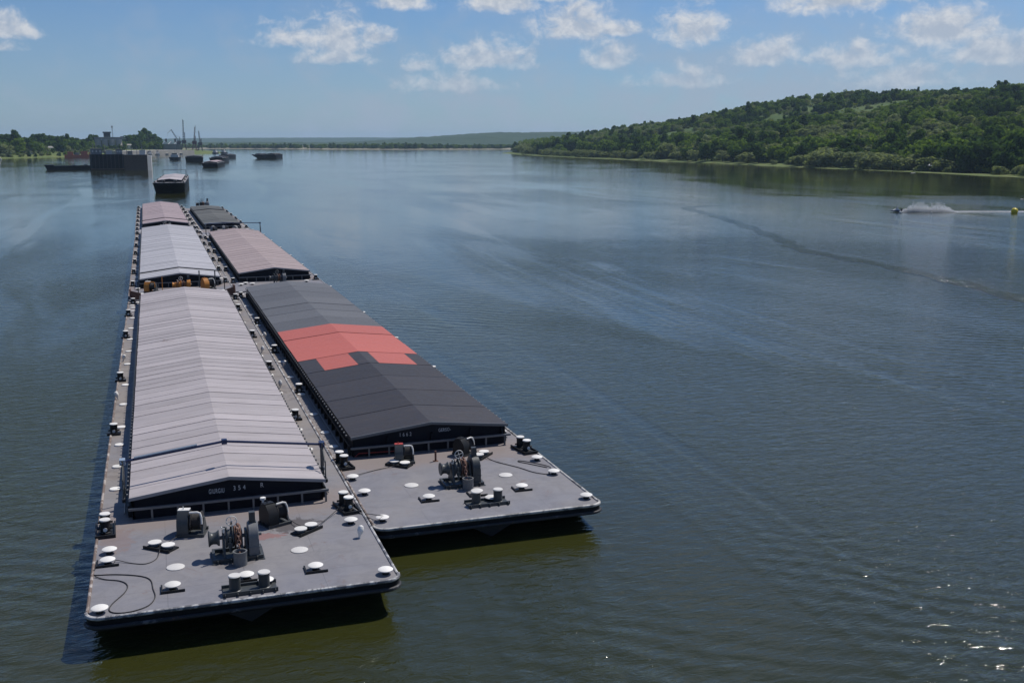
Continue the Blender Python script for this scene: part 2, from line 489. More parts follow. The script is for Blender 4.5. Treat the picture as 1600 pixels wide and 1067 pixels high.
M['leaf_dark'] = leaf_mat('leaves_dark', (0.046, 0.087, 0.023), (0.067, 0.122, 0.028), (0.092, 0.152, 0.037))
M['leaf_mid'] = leaf_mat('leaves_mid', (0.102, 0.166, 0.029), (0.144, 0.218, 0.041), (0.180, 0.254, 0.050))
M['leaf_light'] = leaf_mat('leaves_light', (0.220, 0.275, 0.026), (0.286, 0.319, 0.033), (0.308, 0.330, 0.044))
M['leaf_willow'] = leaf_mat('leaves_willow', (0.165, 0.205, 0.105), (0.20, 0.24, 0.13), (0.23, 0.265, 0.15), 0.5)
M['bark'] = plain('bark', (0.07, 0.055, 0.042), 0.9, var=0.3, scale=2)


# ------------------------------------------------------------------ river
def water_mat(name, chop=1.0):
    m, t, b = new_mat(name)
    geo = t.node('ShaderNodeNewGeometry').outputs['Position']
    # slow patches: gusts roughen some of the river and leave the rest slick
    patch = t.noise(t.mapping(geo, (1, 0.55, 1), (0, 0, R(-25))), 0.013, 4, 0.55, 0.6)
    slick = t.noise(t.mapping(geo, (1.0, 0.16, 1), (0, 0, R(-12))), 0.045, 4, 0.6, 1.2)
    gust = t.m('MULTIPLY', t.rng(patch, 0.40, 0.60, 0.40, 1.0), t.rng(slick, 0.40, 0.52, 0.45, 1.0))
    swell = t.noise(t.mapping(geo, (0.55, 1.0, 1), (0, 0, R(22))), 0.34, 3, 0.5, 0.5)
    rip1 = t.noise(t.mapping(geo, (0.42, 1.0, 1), (0, 0, R(14))), 1.25, 4, 0.55, 0.5)
    rip2 = t.noise(t.mapping(geo, (0.5, 1.0, 1), (0, 0, R(-38))), 2.3, 4, 0.6, 0.7)
    wv = t.node('ShaderNodeTexWave', wave_type='BANDS', bands_direction='Y', wave_profile='SIN')
    t.l.new(t.mapping(geo, (1, 1, 1), (0, 0, R(34))), wv.inputs['Vector'])
    wv.inputs['Scale'].default_value = 0.22; wv.inputs['Distortion'].default_value = 7.0
    wv.inputs['Detail'].default_value = 3.0; wv.inputs['Detail Scale'].default_value = 0.6
    wmask = t.rng(t.noise(t.mapping(geo, loc=(31, 12, 0)), 0.02, 3, 0.5), 0.42, 0.62)
    h = t.m('ADD', t.m('MULTIPLY', swell, 0.36), t.m('ADD', t.m('MULTIPLY', rip1, 0.34), t.m('MULTIPLY', rip2, 0.38)))
    h = t.m('ADD', h, t.m('MULTIPLY', t.m('MULTIPLY', wv.outputs['Fac'], wmask), 0.20))
    # slack water in the lee of the right bank and up the reach
    sx = t.node('ShaderNodeSeparateXYZ'); t.l.new(geo, sx.inputs[0])
    wob = t.m('MULTIPLY', t.m('SUBTRACT', patch, 0.5), 60.0)
    along = t.m('ADD', t.m('ADD', t.m('MULTIPLY', sx.outputs[0], 0.3186), t.m('MULTIPLY', sx.outputs[1], 0.948)), wob)
    off = t.m('SUBTRACT', sx.outputs[0], t.m('ADD', t.m('MULTIPLY', sx.outputs[1], 0.34), 44.0))
    lee = t.m('MULTIPLY', t.rng(along, 338, 352), t.rng(off, -70, 60))
    far = t.rng(sx.outputs[1], 32, 230, 0.0, 0.84, False)
    h = t.m('MULTIPLY', h, t.m('MULTIPLY', gust, t.m('SUBTRACT', 1.0, t.m('MAXIMUM', t.m('MULTIPLY', lee, 0.94), far))))
    bn = t.node('ShaderNodeBump')
    bn.inputs['Strength'].default_value = 1.0; bn.inputs['Distance'].default_value = 0.52 * chop
    t.l.new(h, bn.inputs['Height'])
    t.l.new(bn.outputs[0], b.inputs['Normal'])
    mud = t.noise(geo, 0.05, 4, 0.6)
    c = t.mix(mud, (0.024, 0.029, 0.009), (0.034, 0.034, 0.007))
    t.put(b.inputs['Base Color'], c)
    b.inputs['Roughness'].default_value = 0.05
    b.inputs['IOR'].default_value = 1.333
    b.inputs['Specular IOR Level'].default_value = 0.9
    return m


M['water'] = water_mat('river_water')
M['wake'] = water_mat('river_water_wake', 2.0)
mb = MB()
mb.add([(-13500, -13500, 0), (13500, -13500, 0), (13500, 13500, 0), (-13500, 13500, 0)], [(0, 1, 2, 3)])
tag(mb.build('river', M['water']), kind='structure')


# ------------------------------------------------------------------ terrain
def vnoise(x, y, seed=0):
    """smooth value noise, vectorised"""
    xi = np.floor(x).astype(np.int64); yi = np.floor(y).astype(np.int64)
    fx = x - xi; fy = y - yi
    fx = fx * fx * (3 - 2 * fx); fy = fy * fy * (3 - 2 * fy)

    def h(a, b):
        n = (a * 374761393 + b * 668265263 + seed * 982451653) & 0x7fffffff
        n = ((n ^ (n >> 13)) * 1274126177) & 0x7fffffff
        return ((n ^ (n >> 16)) & 0xffff) / 65535.0
    return (h(xi, yi) * (1 - fx) + h(xi + 1, yi) * fx) * (1 - fy) + (h(xi, yi + 1) * (1 - fx) + h(xi + 1, yi + 1) * fx) * fy


def fbm(x, y, seed=0, o=4):
    s = 0; a = 0.5
    for k in range(o):
        s = s + a * vnoise(x * 2 ** k, y * 2 ** k, seed + k); a *= 0.5
    return s / (1 - 0.5 ** o)


RB_Y = [-900, -300, 0, 150, 300, 420, 535, 620, 744, 860, 1100, 1330, 1569, 1750, 2000, 2400, 3000, 3600]
RB_X = [330, 350, 380, 392, 402, 407, 424, 424, 438, 440, 448, 470, 512, 580, 740, 1000, 1500, 2100]


def right_bank(y): return np.interp(y, RB_Y, RB_X)


def right_h(x, y):
    x = np.asarray(x, float); y = np.asarray(y, float)
    u = x - right_bank(y) + (fbm(x / 30, y / 30, 5) - 0.5) * 9
    p = np.interp(u, [-40, -6, 0, 7, 26, 60, 150, 260, 380, 520, 900, 2500], [-4, -.6, 0, .5, 1.3, 6, 25, 48, 64, 68, 66, 60])
    s = np.interp(y, [-900, 1250, 1500, 1750, 2000, 2400, 3000], [1.03, 1.0, .88, .72, .45, .30, .25])
    k = np.clip(u / 120, 0, 1)
    return p * (1 - k + k * s) + k * ((fbm(x / 170, y / 170, 9) - 0.5) * 20 + (fbm(x / 45, y / 45, 3) - 0.5) * 5)


def grid_mesh(name, xs, ys, zf, mat):
    X, Y = np.meshgrid(xs, ys) if np.ndim(xs) == 1 else (xs, ys)
    Z = zf(X, Y)
    ny, nx = X.shape
    v = np.stack([X, Y, Z], -1).reshape(-1, 3)
    i = np.arange(ny * nx).reshape(ny, nx)
    q = np.stack([i[:-1, :-1], i[:-1, 1:], i[1:, 1:], i[1:, :-1]], -1).reshape(-1, 4)
    me = bpy.data.meshes.new(name)
    me.vertices.add(len(v)); me.vertices.foreach_set('co', v.astype(np.float32).ravel())
    me.loops.add(q.size); me.loops.foreach_set('vertex_index', q.astype(np.int32).ravel())
    me.polygons.add(len(q)); me.polygons.foreach_set('loop_start', np.arange(0, q.size, 4, dtype=np.int32))
    me.polygons.foreach_set('loop_total', np.full(len(q), 4, np.int32))
    me.polygons.foreach_set('use_smooth', np.ones(len(q), bool))
    me.update(calc_edges=True); me.validate()
    me.materials.append(mat)
    return link(name, me)


def ground_mat(name, a, b_, c_, scale=0.03):
    m, t, b = new_mat(name)
    geo = t.node('ShaderNodeNewGeometry').outputs['Position']
    n1 = t.noise(geo, scale, 5, 0.6, 0.5); n2 = t.noise(geo, scale * 9, 5, 0.65)
    c = t.mix(t.rng(n1, 0.35, 0.65), a, b_)
    c = t.mix(t.rng(n2, 0.45, 0.75), c, c_)
    t.put(b.inputs['Base Color'], c)
    b.inputs['Roughness'].default_value = 0.9
    b.inputs['Specular IOR Level'].default_value = 0.1
    return m


M['hill'] = ground_mat('hillside_grass', (0.05, 0.095, 0.022), (0.085, 0.125, 0.038), (0.12, 0.14, 0.055))
M['bank'] = ground_mat('bank_grass', (0.075, 0.12, 0.03), (0.13, 0.155, 0.05), (0.19, 0.18, 0.085), 0.06)
M['sand'] = ground_mat('bank_sand', (0.30, 0.27, 0.2), (0.24, 0.22, 0.16), (0.14, 0.15, 0.07), 0.05)
M['far_green'] = ground_mat('far_woodland', (0.026, 0.05, 0.02), (0.04, 0.066, 0.024), (0.055, 0.08, 0.03), 0.01)

ys = np.concatenate([np.arange(-700, 250, 50), np.arange(250, 2000, 10), np.arange(2000, 3500, 50)]).astype(float)
us = np.concatenate([[-45, -20, -8, -3, 0, 3, 7, 12, 18, 26], np.arange(36, 560, 10), np.arange(600, 2600, 100)]).astype(float)
UU, YY = np.meshgrid(us, ys)
tag(grid_mesh('hillside', UU + right_bank(YY), YY, right_h, M['hill']), kind='structure')
# the strip of grass along its foot, just above the hillside sheet
us2 = np.array([-3, -1.5, 0.5, 2, 4, 7, 11, 16.0]); ys2 = np.arange(150, 1620, 6.0)
UU, YY = np.meshgrid(us2, ys2)
tag(grid_mesh('grassy_bank', UU + right_bank(YY) + (fbm(YY / 25, YY * 0, 2) - .5) * 6, YY, lambda x, y: right_h(x, y) + 0.10, M['bank']), kind='structure')

LB_Y = [-900, 300, 800, 1100, 1254, 1340, 1450, 1560, 1628, 1703, 1780, 1850, 2000, 2400, 2800, 3200]
LB_X = [-700, -480, -300, -200, -152, -110, -40, 20, 57, 107, 118, 70, -90, -220, -300, -380]


def left_bank(y): return np.interp(y, LB_Y, LB_X)


def left_h(x, y):
    d = left_bank(y) - x + (fbm(x / 30, y / 30, 15) - 0.5) * 10
    return np.interp(d, [-30, -5, 0, 6, 22, 60, 200, 900], [-3, -.5, 0, .9, 3.2, 6, 8.5, 12]) + np.clip(d / 60, 0, 1) * (fbm(x / 60, y / 60, 22) - .5) * 3


ys = np.concatenate([np.arange(-600, 1000, 80), np.arange(1000, 2000, 10), np.arange(2000, 3200, 50)]).astype(float)
us = np.concatenate([[-35, -12, -4, 0, 4, 9, 16, 24], np.arange(34, 260, 10), np.arange(280, 2400, 80)]).astype(float)
UU, YY = np.meshgrid(us, ys)
tag(grid_mesh('left_bank', left_bank(YY) - UU, YY, left_h, M['bank']), kind='structure')

# low wooded shore across the bend
FB_X = [-200, 100, 236, 380, 509, 649, 800, 1100, 1600, 2600]
FB_Y = [2950, 2850, 2768, 2560, 2440, 2392, 2400, 2480, 2600, 2900]


def far_bank(x): return np.interp(x, FB_X, FB_Y)


xs = np.arange(-400, 2600, 25.0); ds = np.array([-30, -8, 0, 10, 30, 60, 120, 250, 500, 1000.0])
XX, DD = np.meshgrid(xs, ds)
tag(grid_mesh('far_shore', XX, far_bank(XX) + DD, lambda x, y: np.interp(y - far_bank(x), [-30, -8, 0, 10, 30, 120, 1000], [-3, -.6, 0, .7, 1.6, 3, 5]), M['sand']), kind='structure')


def hill_h(x, y):
    base = np.interp(x, [-1500, -600, 200, 700, 950, 1120, 1300, 1500, 1800, 2600, 4200], [14, 16, 12, 12, 16, 28, 42, 54, 58, 64, 60])
    f = np.interp(y, [3600, 3900, 4300, 5000, 5600], [-.05, .45, 1, 1.04, .8])
    return base * f + (fbm(x / 260, y / 260, 31) - .5) * 12 * f + (fbm(x / 22, y / 22, 32, 3) - .5) * 9 * f


tag(grid_mesh('far_hills', np.arange(-1500, 4300, 16.0), np.arange(3600, 5700, 40.0), hill_h, M['far_green']), kind='structure')


def ridge_h(x, y):
    base = np.interp(x, [-4500, -2600, -1500, -600, 200, 1100, 1900, 2800, 6000], [44, 50, 40, 34, 42, 47, 50, 54, 60])
    f = np.interp(y, [7600, 8000, 8600, 9600], [-.05, .5, 1, 1])
    return base * f + (fbm(x / 420, y / 420, 41) - .5) * 12 * f + (fbm(x / 30, y / 30, 42, 3) - .5) * 8 * f


tag(grid_mesh('distant_ridge', np.arange(-4600, 6000, 30.0), np.arange(7600, 9700, 100.0), ridge_h, M['far_green']), kind='structure')


# ------------------------------------------------------------------ trees
def crown_mesh(name, mat, seed, lobes, leaves, w=1.0, h=1.0, spread=0.62, leaf=0.2, droop=0.0, cone=0.0):
    """leaf-clump faces spread over many uneven lobes; unit crown about 2 wide, standing on z=0"""
    r = np.random.default_rng(seed)
    V = []; F = []
    cs = []
    for k in range(lobes):
        t = r.uniform(0, 2 * math.pi); zz = r.uniform(0.05, 1.0)
        rad = spread * math.sqrt(r.uniform(0.02, 1)) * (1 - cone * zz) * (1 - 0.45 * max(0, zz - 0.55))
        cs.append((rad * math.cos(t), rad * math.sin(t), 0.25 + 1.15 * zz, r.uniform(0.26, 0.46) * (1 - 0.35 * cone * zz)))
    cs.append((0, 0, 0.75, 0.5))
    per = leaves // len(cs)
    for cx, cy, cz, rr in cs:
        for k in range(per):
            d = r.normal(size=3); d /= np.linalg.norm(d)
            if d[2] < -0.35 and r.random() < 0.6: d[2] = -d[2]
            q = rr * (0.72 + 0.42 * r.random())
            p = np.array([cx, cy, cz]) + d * q
            p[2] -= droop * max(0, math.hypot(p[0], p[1]) - 0.5)
            p[2] = max(p[2], 0.03)
            nrm = d + r.normal(size=3) * 0.55; nrm /= np.linalg.norm(nrm)
            a = np.cross(nrm, r.normal(size=3)); a /= np.linalg.norm(a); b = np.cross(nrm, a)
            s1 = leaf * r.uniform(0.6, 1.3) * 0.5; s2 = s1 * r.uniform(0.55, 1.0)
            i = len(V)
            for (e, g) in ((-1, -.6), (.9, -1), (1.1, .7), (-.7, 1)):
                V.append(p + a * (s1 * e) + b * (s2 * g))
            F.append((i, i + 1, i + 2, i + 3))
    V = np.array(V) * np.array([w, w, h])
    me = bpy.data.meshes.new(name)
    me.from_pydata(V.tolist(), [], F)
    me.materials.append(mat)
    return me


def trunk_mesh(name, seed, height=0.9, r0=0.06):
    r = random.Random(seed)
    mb = MB()
    lean = (r.uniform(-.06, .06), r.uniform(-.06, .06))
    pts = [(lean[0] * t * 2, lean[1] * t * 2, -0.08 + t * height) for t in (0, .2, .45, .75, 1)]
    mb.tube(pts, [r0 * 1.5, r0, r0 * .85, r0 * .55, r0 * .25], 7)
    for k in range(5):
        a = r.uniform(0, 6.28); z0 = r.uniform(.3, .65) * height; l = r.uniform(.35, .6)
        b0 = Vector((lean[0] * z0, lean[1] * z0, z0))
        mb.tube([b0, b0 + Vector((math.cos(a) * l * .5, math.sin(a) * l * .5, l * .35)), b0 + Vector((math.cos(a) * l, math.sin(a) * l, l * .9))], [r0 * .5, r0 * .35, r0 * .1], 5)
    return mb.mesh(name, M['bark'])


CROWN = {}
for i in range(4):
    CROWN['dark', i] = crown_mesh('crown_dark', M['leaf_dark'], 100 + i, 11, 760, 1.0, 1.0 + .1 * i, leaf=.21)
    CROWN['mid', i] = crown_mesh('crown_mid', M['leaf_mid'], 200 + i, 12, 760, 1.05, .92 + .07 * i, leaf=.20)
    CROWN['light', i] = crown_mesh('crown_light', M['leaf_light'], 300 + i, 9, 560, 1.15, .62 + .06 * i, leaf=.2)
    CROWN['willow', i] = crown_mesh('crown_willow', M['leaf_willow'], 400 + i, 13, 900, 1.25, .78 + .05 * i, spread=.75, leaf=.17, droop=.5)
    CROWN['poplar', i] = crown_mesh('crown_poplar', M['leaf_dark'], 500 + i, 12, 620, .62, 1.75, spread=.42, leaf=.22, cone=.55)
TRUNK = [trunk_mesh('trunk', 50 + i) for i in range(4)]


def tree(name, kind, x, y, z, size, label, cat, group, rz=None, sxy=1.0):
    i = random.randrange(4)
    rz = random.uniform(0, 6.28) if rz is None else rz
    o = empty(name, (x, y, z - 0.1), rz)
    tag(o, label, cat, group)
    lift = 0.28 if kind in ('dark', 'mid', 'poplar') else 0.04
    s = size
    link('trunk', TRUNK[i], o, scale=(s, s, s * 1.1))
    link('crown', CROWN[kind, i], o, (0, 0, s * lift), scale=(s * sxy, s * sxy, s))
    return o


# masses of trees nobody could count
def scatter(name, pts, sc, idx, protos, label, cat):
    n = len(pts)
    me = bpy.data.meshes.new(name)
    me.vertices.add(n); me.vertices.foreach_set('co', np.asarray(pts, np.float32).ravel())
    a = me.attributes.new('tree_size', 'FLOAT', 'POINT'); a.data.foreach_set('value', np.asarray(sc, np.float32))
    a = me.attributes.new('tree_turn', 'FLOAT', 'POINT'); a.data.foreach_set('value', rng.uniform(0, 6.28, n).astype(np.float32))
    a = me.attributes.new('tree_kind', 'INT', 'POINT'); a.data.foreach_set('value', np.asarray(idx, np.int32))
    me.update()
    o = link(name, me)
    tag(o, label, cat, kind='stuff')
    g = bpy.data.node_groups.new(name + '_nodes', 'GeometryNodeTree')
    g.interface.new_socket('Geometry', in_out='INPUT', socket_type='NodeSocketGeometry')
    g.interface.new_socket('Geometry', in_out='OUTPUT', socket_type='NodeSocketGeometry')
    N = g.nodes; L = g.links
    gi = N.new('NodeGroupInput'); go = N.new('NodeGroupOutput')
    ci = N.new('GeometryNodeCollectionInfo'); ci.inputs['Collection'].default_value = protos
    ci.inputs['Separate Children'].default_value = True; ci.inputs['Reset Children'].default_value = True
    ip = N.new('GeometryNodeInstanceOnPoints'); ip.inputs['Pick Instance'].default_value = True
    L.new(gi.outputs[0], ip.inputs['Points']); L.new(ci.outputs[0], ip.inputs['Instance'])

    def attr(nm, dt):
        k = N.new('GeometryNodeInputNamedAttribute'); k.data_type = dt; k.inputs['Name'].default_value = nm
        return k.outputs['Attribute']
    L.new(attr('tree_kind', 'INT'), ip.inputs['Instance Index'])
    cx = N.new('ShaderNodeCombineXYZ'); L.new(attr('tree_turn', 'FLOAT'), cx.inputs[2]); L.new(cx.outputs[0], ip.inputs['Rotation'])
    L.new(attr('tree_size', 'FLOAT'), ip.inputs['Scale'])
    L.new(ip.outputs[0], go.inputs[0])
    md = o.modifiers.new('scatter', 'NODES'); md.node_group = g
    return o


protos = bpy.data.collections.new('tree_kinds')
KINDS = ['dark', 'mid', 'light', 'willow', 'poplar']
for ki, k in enumerate(KINDS):
    for i in range(4):
        po = bpy.data.objects.new('kind_%02d' % (ki * 4 + i), CROWN[k, i])
        protos.objects.link(po)

# hillside wood
N0 = 15000
yy = 300 + 2000 * rng.random(N0) ** 1.25
uu = 20 + 520 * rng.random(N0)
xx = right_bank(yy) + uu
dens = fbm(xx / 75, yy / 75, 61)
BRIGHT = [(713, 1030, 55, 22), (676, 1085, 40, 16), (640, 880, 18, 14), (628, 840, 22, 10), (760, 800, 45, 12), (600, 960, 15, 10), (566, 720, 22, 9), (590, 1100, 30, 12)]
PALE = [(770, 1000, 60, 45), (745, 1120, 60, 30), (800, 905, 40, 30)]


def within(L, x, y):
    s = np.zeros_like(x, bool)
    for a, b, rx, ry in L: s |= ((x - a) / rx) ** 2 + ((y - b) / ry) ** 2 < 0.6 + 0.9 * fbm(x / 12, y / 12, 77)
    return s


br = within(BRIGHT, xx, yy); pl = within(PALE, xx, yy)
keep = (dens < 0.60) | (rng.random(N0) < 0.28) | br
keep &= ~pl | (rng.random(N0) < 0.35)
xx, yy, uu, br, pl, dens = (q[keep] for q in (xx, yy, uu, br, pl, dens))
n = len(xx)
tone = fbm(xx / 60, yy / 60, 88) + 0.09 * rng.normal(size=n)
kid = np.where(tone < 0.43, 0, np.where(tone < 0.585, 1, 3))
yellow_n = fbm(xx / 34, yy / 20, 91)  # field that picks clumps of yellow-green bushes
kid = np.where((yellow_n > 0.605) & (rng.random(n) < .75), 2, kid)
kid = np.where((rng.random(n) < 0.003), 4, kid)
kid = np.where(br, 2, np.where(pl, np.where(rng.random(n) < .5, 3, 1), kid))
size = rng.uniform(4.0, 7.6, n) * np.where(kid == 2, .6, 1) * np.where(pl, .55, 1) * np.where((dens >= .6) & ~br, .62, 1) * (0.85 + 0.5 * (uu < 70))
idx = kid * 4 + rng.integers(0, 4, n)
zz = right_h(xx, yy)
scatter('hillside_wood', np.stack([xx, yy, zz - 0.4], -1), size, idx, protos, 'mixed green wood covering the long hillside above the right bank', 'wood')

# wood on the low far shore
n = 1500
xx = rng.uniform(-300, 1500, n); dd = 22 + 150 * rng.random(n) ** 1.6
yy = far_bank(xx) + dd
scatter('far_shore_wood', np.stack([xx, yy, np.full(n, 1.2)], -1), rng.uniform(4.0, 6.2, n) * (0.8 + .5 * fbm(xx / 90, yy / 200, 4)), rng.integers(0, 8, n), protos, 'dark low wood along the far shore across the river bend', 'wood')

# wood behind the left bank, filling in between the single trees
n = 1500
yy = rng.uniform(1380, 1950, n); dd = 62 + 330 * rng.random(n)
xx = left_bank(yy) - dd
pxs = 800 + 1684 * np.tan(np.arctan2(xx, yy) - R(18.577))
ok = ~(((pxs > 145) & (pxs < 196) & (yy < 1605)) | (pxs > 252))
xx = xx[ok]; yy = yy[ok]; n = len(xx)
scatter('left_bank_wood', np.stack([xx, yy, left_h(xx, yy) - .3], -1), rng.uniform(4.5, 7.0, n), np.where(rng.random(n) < .7, 0, 1) * 4 + rng.integers(0, 4, n), protos, 'dark green wood filling the left bank behind the front trees', 'wood')


n = 420
yy = rng.uniform(1180, 1760, n); dd = 5 + 62 * rng.random(n) ** 1.3
xx = left_bank(yy) - dd
pxs = 800 + 1684 * np.tan(np.arctan2(xx, yy) - R(18.577))
ok = pxs < 195
xx = xx[ok]; yy = yy[ok]; n = len(xx)
scatter('left_bank_shrubs', np.stack([xx, yy, left_h(xx, yy) - .2], -1), rng.uniform(1.2, 3.2, n), rng.choice([0, 1, 3, 3, 1], n) * 4 + rng.integers(0, 4, n), protos, 'low green shrubs scattered along the grassy left bank', 'shrubs')


def bearing_x(px, Y):
    """x of the point at distance Y up the river on the bearing of that column"""
    return Y * math.tan(R(18.577) + math.atan((px - 800) / 1684.0))


ORD = ['first', 'second', 'third', 'fourth', 'fifth', 'sixth', 'seventh', 'eighth', 'ninth', 'tenth', 'eleventh', 'twelfth']
# single trees and bushes standing along the foot of the hill
G_W1 = 'willow bushes in the large clump at the right bank'
for k in range(11):
    t = k / 10
    y = 660 - 150 * t + random.uniform(-4, 4); x = float(right_bank(y)) + 12 + random.uniform(-3, 4)
    s = 6.6 * (0.85 + 0.35 * math.sin(math.pi * min(1, t * 1.25))) * random.uniform(.9, 1.1)
    tree('willow_bush', 'willow', x, y, float(right_h(x, y)), s, 'grey-green willow bush, %s from the left in the largest clump at the right bank' % ORD[k], 'willow', G_W1, sxy=1.25)
G_W2 = 'dark willows in the second clump on the right bank'
for k in range(8):
    t = k / 7
    y = 880 - 150 * t + random.uniform(-4, 4); x = float(right_bank(y)) + 11 + random.uniform(-2, 4)
    tree('willow_tree', 'dark' if k % 2 else 'willow', x, y, float(right_h(x, y)), random.uniform(5.6, 6.6), 'tall willow, %s from the left in the clump left of the largest bush mass' % ORD[k], 'willow', G_W2, sxy=1.2)
G_W3 = 'willow bushes in the long row far along the right bank'
for k in range(26):
    y = 925 + k * 21 + random.uniform(-6, 6); x = float(right_bank(y)) + 12 + random.uniform(-3, 7)
    tree('willow_bush', 'willow', x, y, float(right_h(x, y)), random.uniform(4.4, 6.2), 'pale willow bush in the long row far along the right bank', 'willow', G_W3, sxy=1.2)
for px_y, s, lab in ((700, 2.6, 'small round bush by itself left of the largest willow clump'), (676, 2.3, 'smaller round bush just left of the largest willow clump'),
                     (497, 2.2, 'small pale bush alone on the grass right of the willow clump')):
    x = float(right_bank(px_y)) + 9
    tree('round_bush', 'willow', x, px_y, float(right_h(x, px_y)), s, lab, 'bush', None, sxy=1.1)
G_W4 = 'grey bushes at the right end of the bank'
for k in range(6):
    y = 452 - k * 13; x = float(right_bank(y)) + 11 + random.uniform(-2, 4)
    tree('willow_bush', 'willow', x, y, float(right_h(x, y)), random.uniform(2.8, 4.0), 'grey-green bush, %s from the left in the row by the right edge' % ORD[k], 'willow', G_W4, sxy=1.2)
G_T = 'trees in the front row at the foot of the hill'
for k in range(64):
    y = 380 + k * 9.2 + random.uniform(-5, 5); x = float(right_bank(y)) + 27 + random.uniform(0, 12)
    kd = random.choice(['dark', 'dark', 'mid', 'mid', 'dark'])
    tree('hill_tree', kd, x, y, float(right_h(x, y)), random.uniform(5.2, 7.6), 'leafy green tree in the front row at the foot of the wooded hill', 'tree', G_T)
G_R = 'trees standing up on the hill ridge'
for k in range(34):
    px = 1010 + k * 17.5 + random.uniform(-6, 6)
    if 1500 < px < 1560: continue
    Y = 1.0
    a = math.tan(R(18.577) + math.atan((px - 800) / 1684.0))
    Y = 860 / a if px > 1150 else 830 / a
    x = Y * a
    tree('ridge_tree', 'poplar' if 1400 < px < 1440 else 'dark', x, Y, float(right_h(x, Y)), random.uniform(3.6, 5.4), 'dark tree standing against the sky on the ridge of the hill', 'tree', G_R)

# trees on the left bank
G_L1 = 'trees in the front row on the left bank'
for k, (px, Y, s, kd) in enumerate([(-4, 1300, 7.5, 'willow'), (8, 1290, 7.8, 'willow'), (17, 1330, 7.0, 'mid'), (27, 1330, 8.2, 'mid'), (37, 1350, 8.4, 'willow'), (46, 1345, 7.2, 'dark'), (52, 1365, 7.6, 'dark'), (60, 1370, 7.0, 'mid'), (67, 1385, 6.4, 'willow'), (90, 1420, 5.0, 'dark'), (97, 1420, 6.2, 'dark'), (101, 1440, 6.0, 'willow')]):
    x = bearing_x(px, Y)
    tree('bank_tree', kd, x, Y, max(.5, float(left_h(x, Y))), s, 'round tree, %s from the left in the front row on the left bank' % ORD[k], 'tree', G_L1)
G_L2 = 'tall trees on the skyline of the left bank'
G_L3 = 'bushy trees on the slope of the left bank'
for k in range(19):
    px = 100 + k * 5.0 + random.uniform(-2, 2)
    Y = 1475 + px * .55 + random.uniform(-15, 15)
    if px > 190: Y += 100
    x = bearing_x(px, Y)
    tree('slope_tree', random.choice(['dark', 'mid', 'dark']), x, Y, max(1.0, float(left_h(x, Y))), random.uniform(4.6, 6.6) * (.55 if 143 < px else 1), 'bushy green tree on the slope between the silo and the left bank', 'tree', G_L3)
for k in range(40):
    px = -12 + k * 6.8 + random.uniform(-2, 2)
    if 150 < px < 188 or px > 252: continue
    Y = 1430 + (px * 1.4) + random.uniform(-25, 25)
    s = 7.6 + 1.6 * math.sin(px * 0.09) + (2.0 if 44 < px < 68 else 0) + (2.2 if 196 < px < 250 else 0) + random.uniform(-.9, .9)
    x = bearing_x(px, Y)
    tree('skyline_tree', 'dark', x, Y, float(left_h(x, Y)) + 1.0, s, 'tall dark tree on the skyline of the left bank', 'tree', G_L2)


# ------------------------------------------------------------------ barge fittings (shared meshes)
def lath(name, prof, mat, n=18, axis='Z'): return MB().lathe(prof, n, axis=axis).mesh(name, mat)


ME = {}
ME['vent_stem'] = MB().lathe([(.13, 0), (.13, .13), (.2, .17)], 14).mesh('vent_stem', M['black'])
ME['vent_cap'] = MB().lathe([(.19, .13), (.285, .165), (.29, .195), (.24, .225), (.0, .235)], 22).mesh('vent_cap', M['white'])
ME['bracket'] = MB().box(-.42, .42, -.36, -.30, 0, .09).box(-.42, -.36, -.30, .36, 0, .07).mesh('bracket', M['black'])
ME['manhole'] = MB().lathe([(.34, 0), (.34, .025), (.31, .04), (0, .042)], 24).mesh('manhole_cover', M['white_dull'])
ME['side_cover'] = MB().lathe([(.26, 0), (.26, .05), (.24, .07), (0, .075)], 20).mesh('deck_cover', M['white'])
ME['egg'] = MB().lathe([(.04, 0), (.05, .12), (.10, .2), (.135, .3), (.13, .4), (.09, .5), (.0, .54)], 14).mesh('vent_cowl', M['white'])
ME['bol_post'] = MB().lathe([(.24, 0), (.24, .05), (.195, .07), (.195, .50), (.225, .52), (.225, .55)], 18).cyl((-.3, 0, .2), (.3, 0, .2), .045, n=8).mesh('bollard_post', M['black'])
ME['bol_post_g'] = MB().lathe([(.24, 0), (.24, .04), (.205, .06), (.205, .52), (.225, .54), (.225, .56)], 18).mesh('bollard_post', M['winch'])
ME['bol_cap'] = MB().lathe([(.225, .55), (.23, .57), (.21, .60), (0, .61)], 18).mesh('bollard_cap', M['white'])
ME['bol_pin'] = MB().lathe([(.0, -.03), (.085, -.025), (.085, .0)], 10, c=(0, -.21, .2), axis='Y').mesh('pin_end', M['white'])
ME['bol_cap_p'] = MB().lathe([(.225, .56), (.235, .58), (.21, .61), (0, .615)], 18).mesh('bollard_cap', M['white_dull'])
ME['bol_foot'] = MB().box(-.36, .36, -.36, .36, 0, .05).box(-.36, .36, -.40, -.34, 0, .13).mesh('bollard_foot', M['black'])
ME['twin_foot'] = MB().box(-.34, .34, -.9, .75, 0, .06).box(-.40, -.34, -.9, .75, 0, .14).box(.34, .40, -.9, .75, 0, .14).box(-.40, .40, -.96, -.9, 0, .14).mesh('bollard_foot', M['black'])
tf = MB().box(-.95, .95, -.34, .34, 0, .05).box(-.98, .98, -.40, -.34, -.0, .15).box(-.98, .98, .34, .40, 0, .15)
for k in range(5): tf.box(-.9 + k * .44, -.87 + k * .44, -.52, -.40, 0, .12)
ME['bow_foot'] = tf.mesh('bollard_foot', M['winch'])
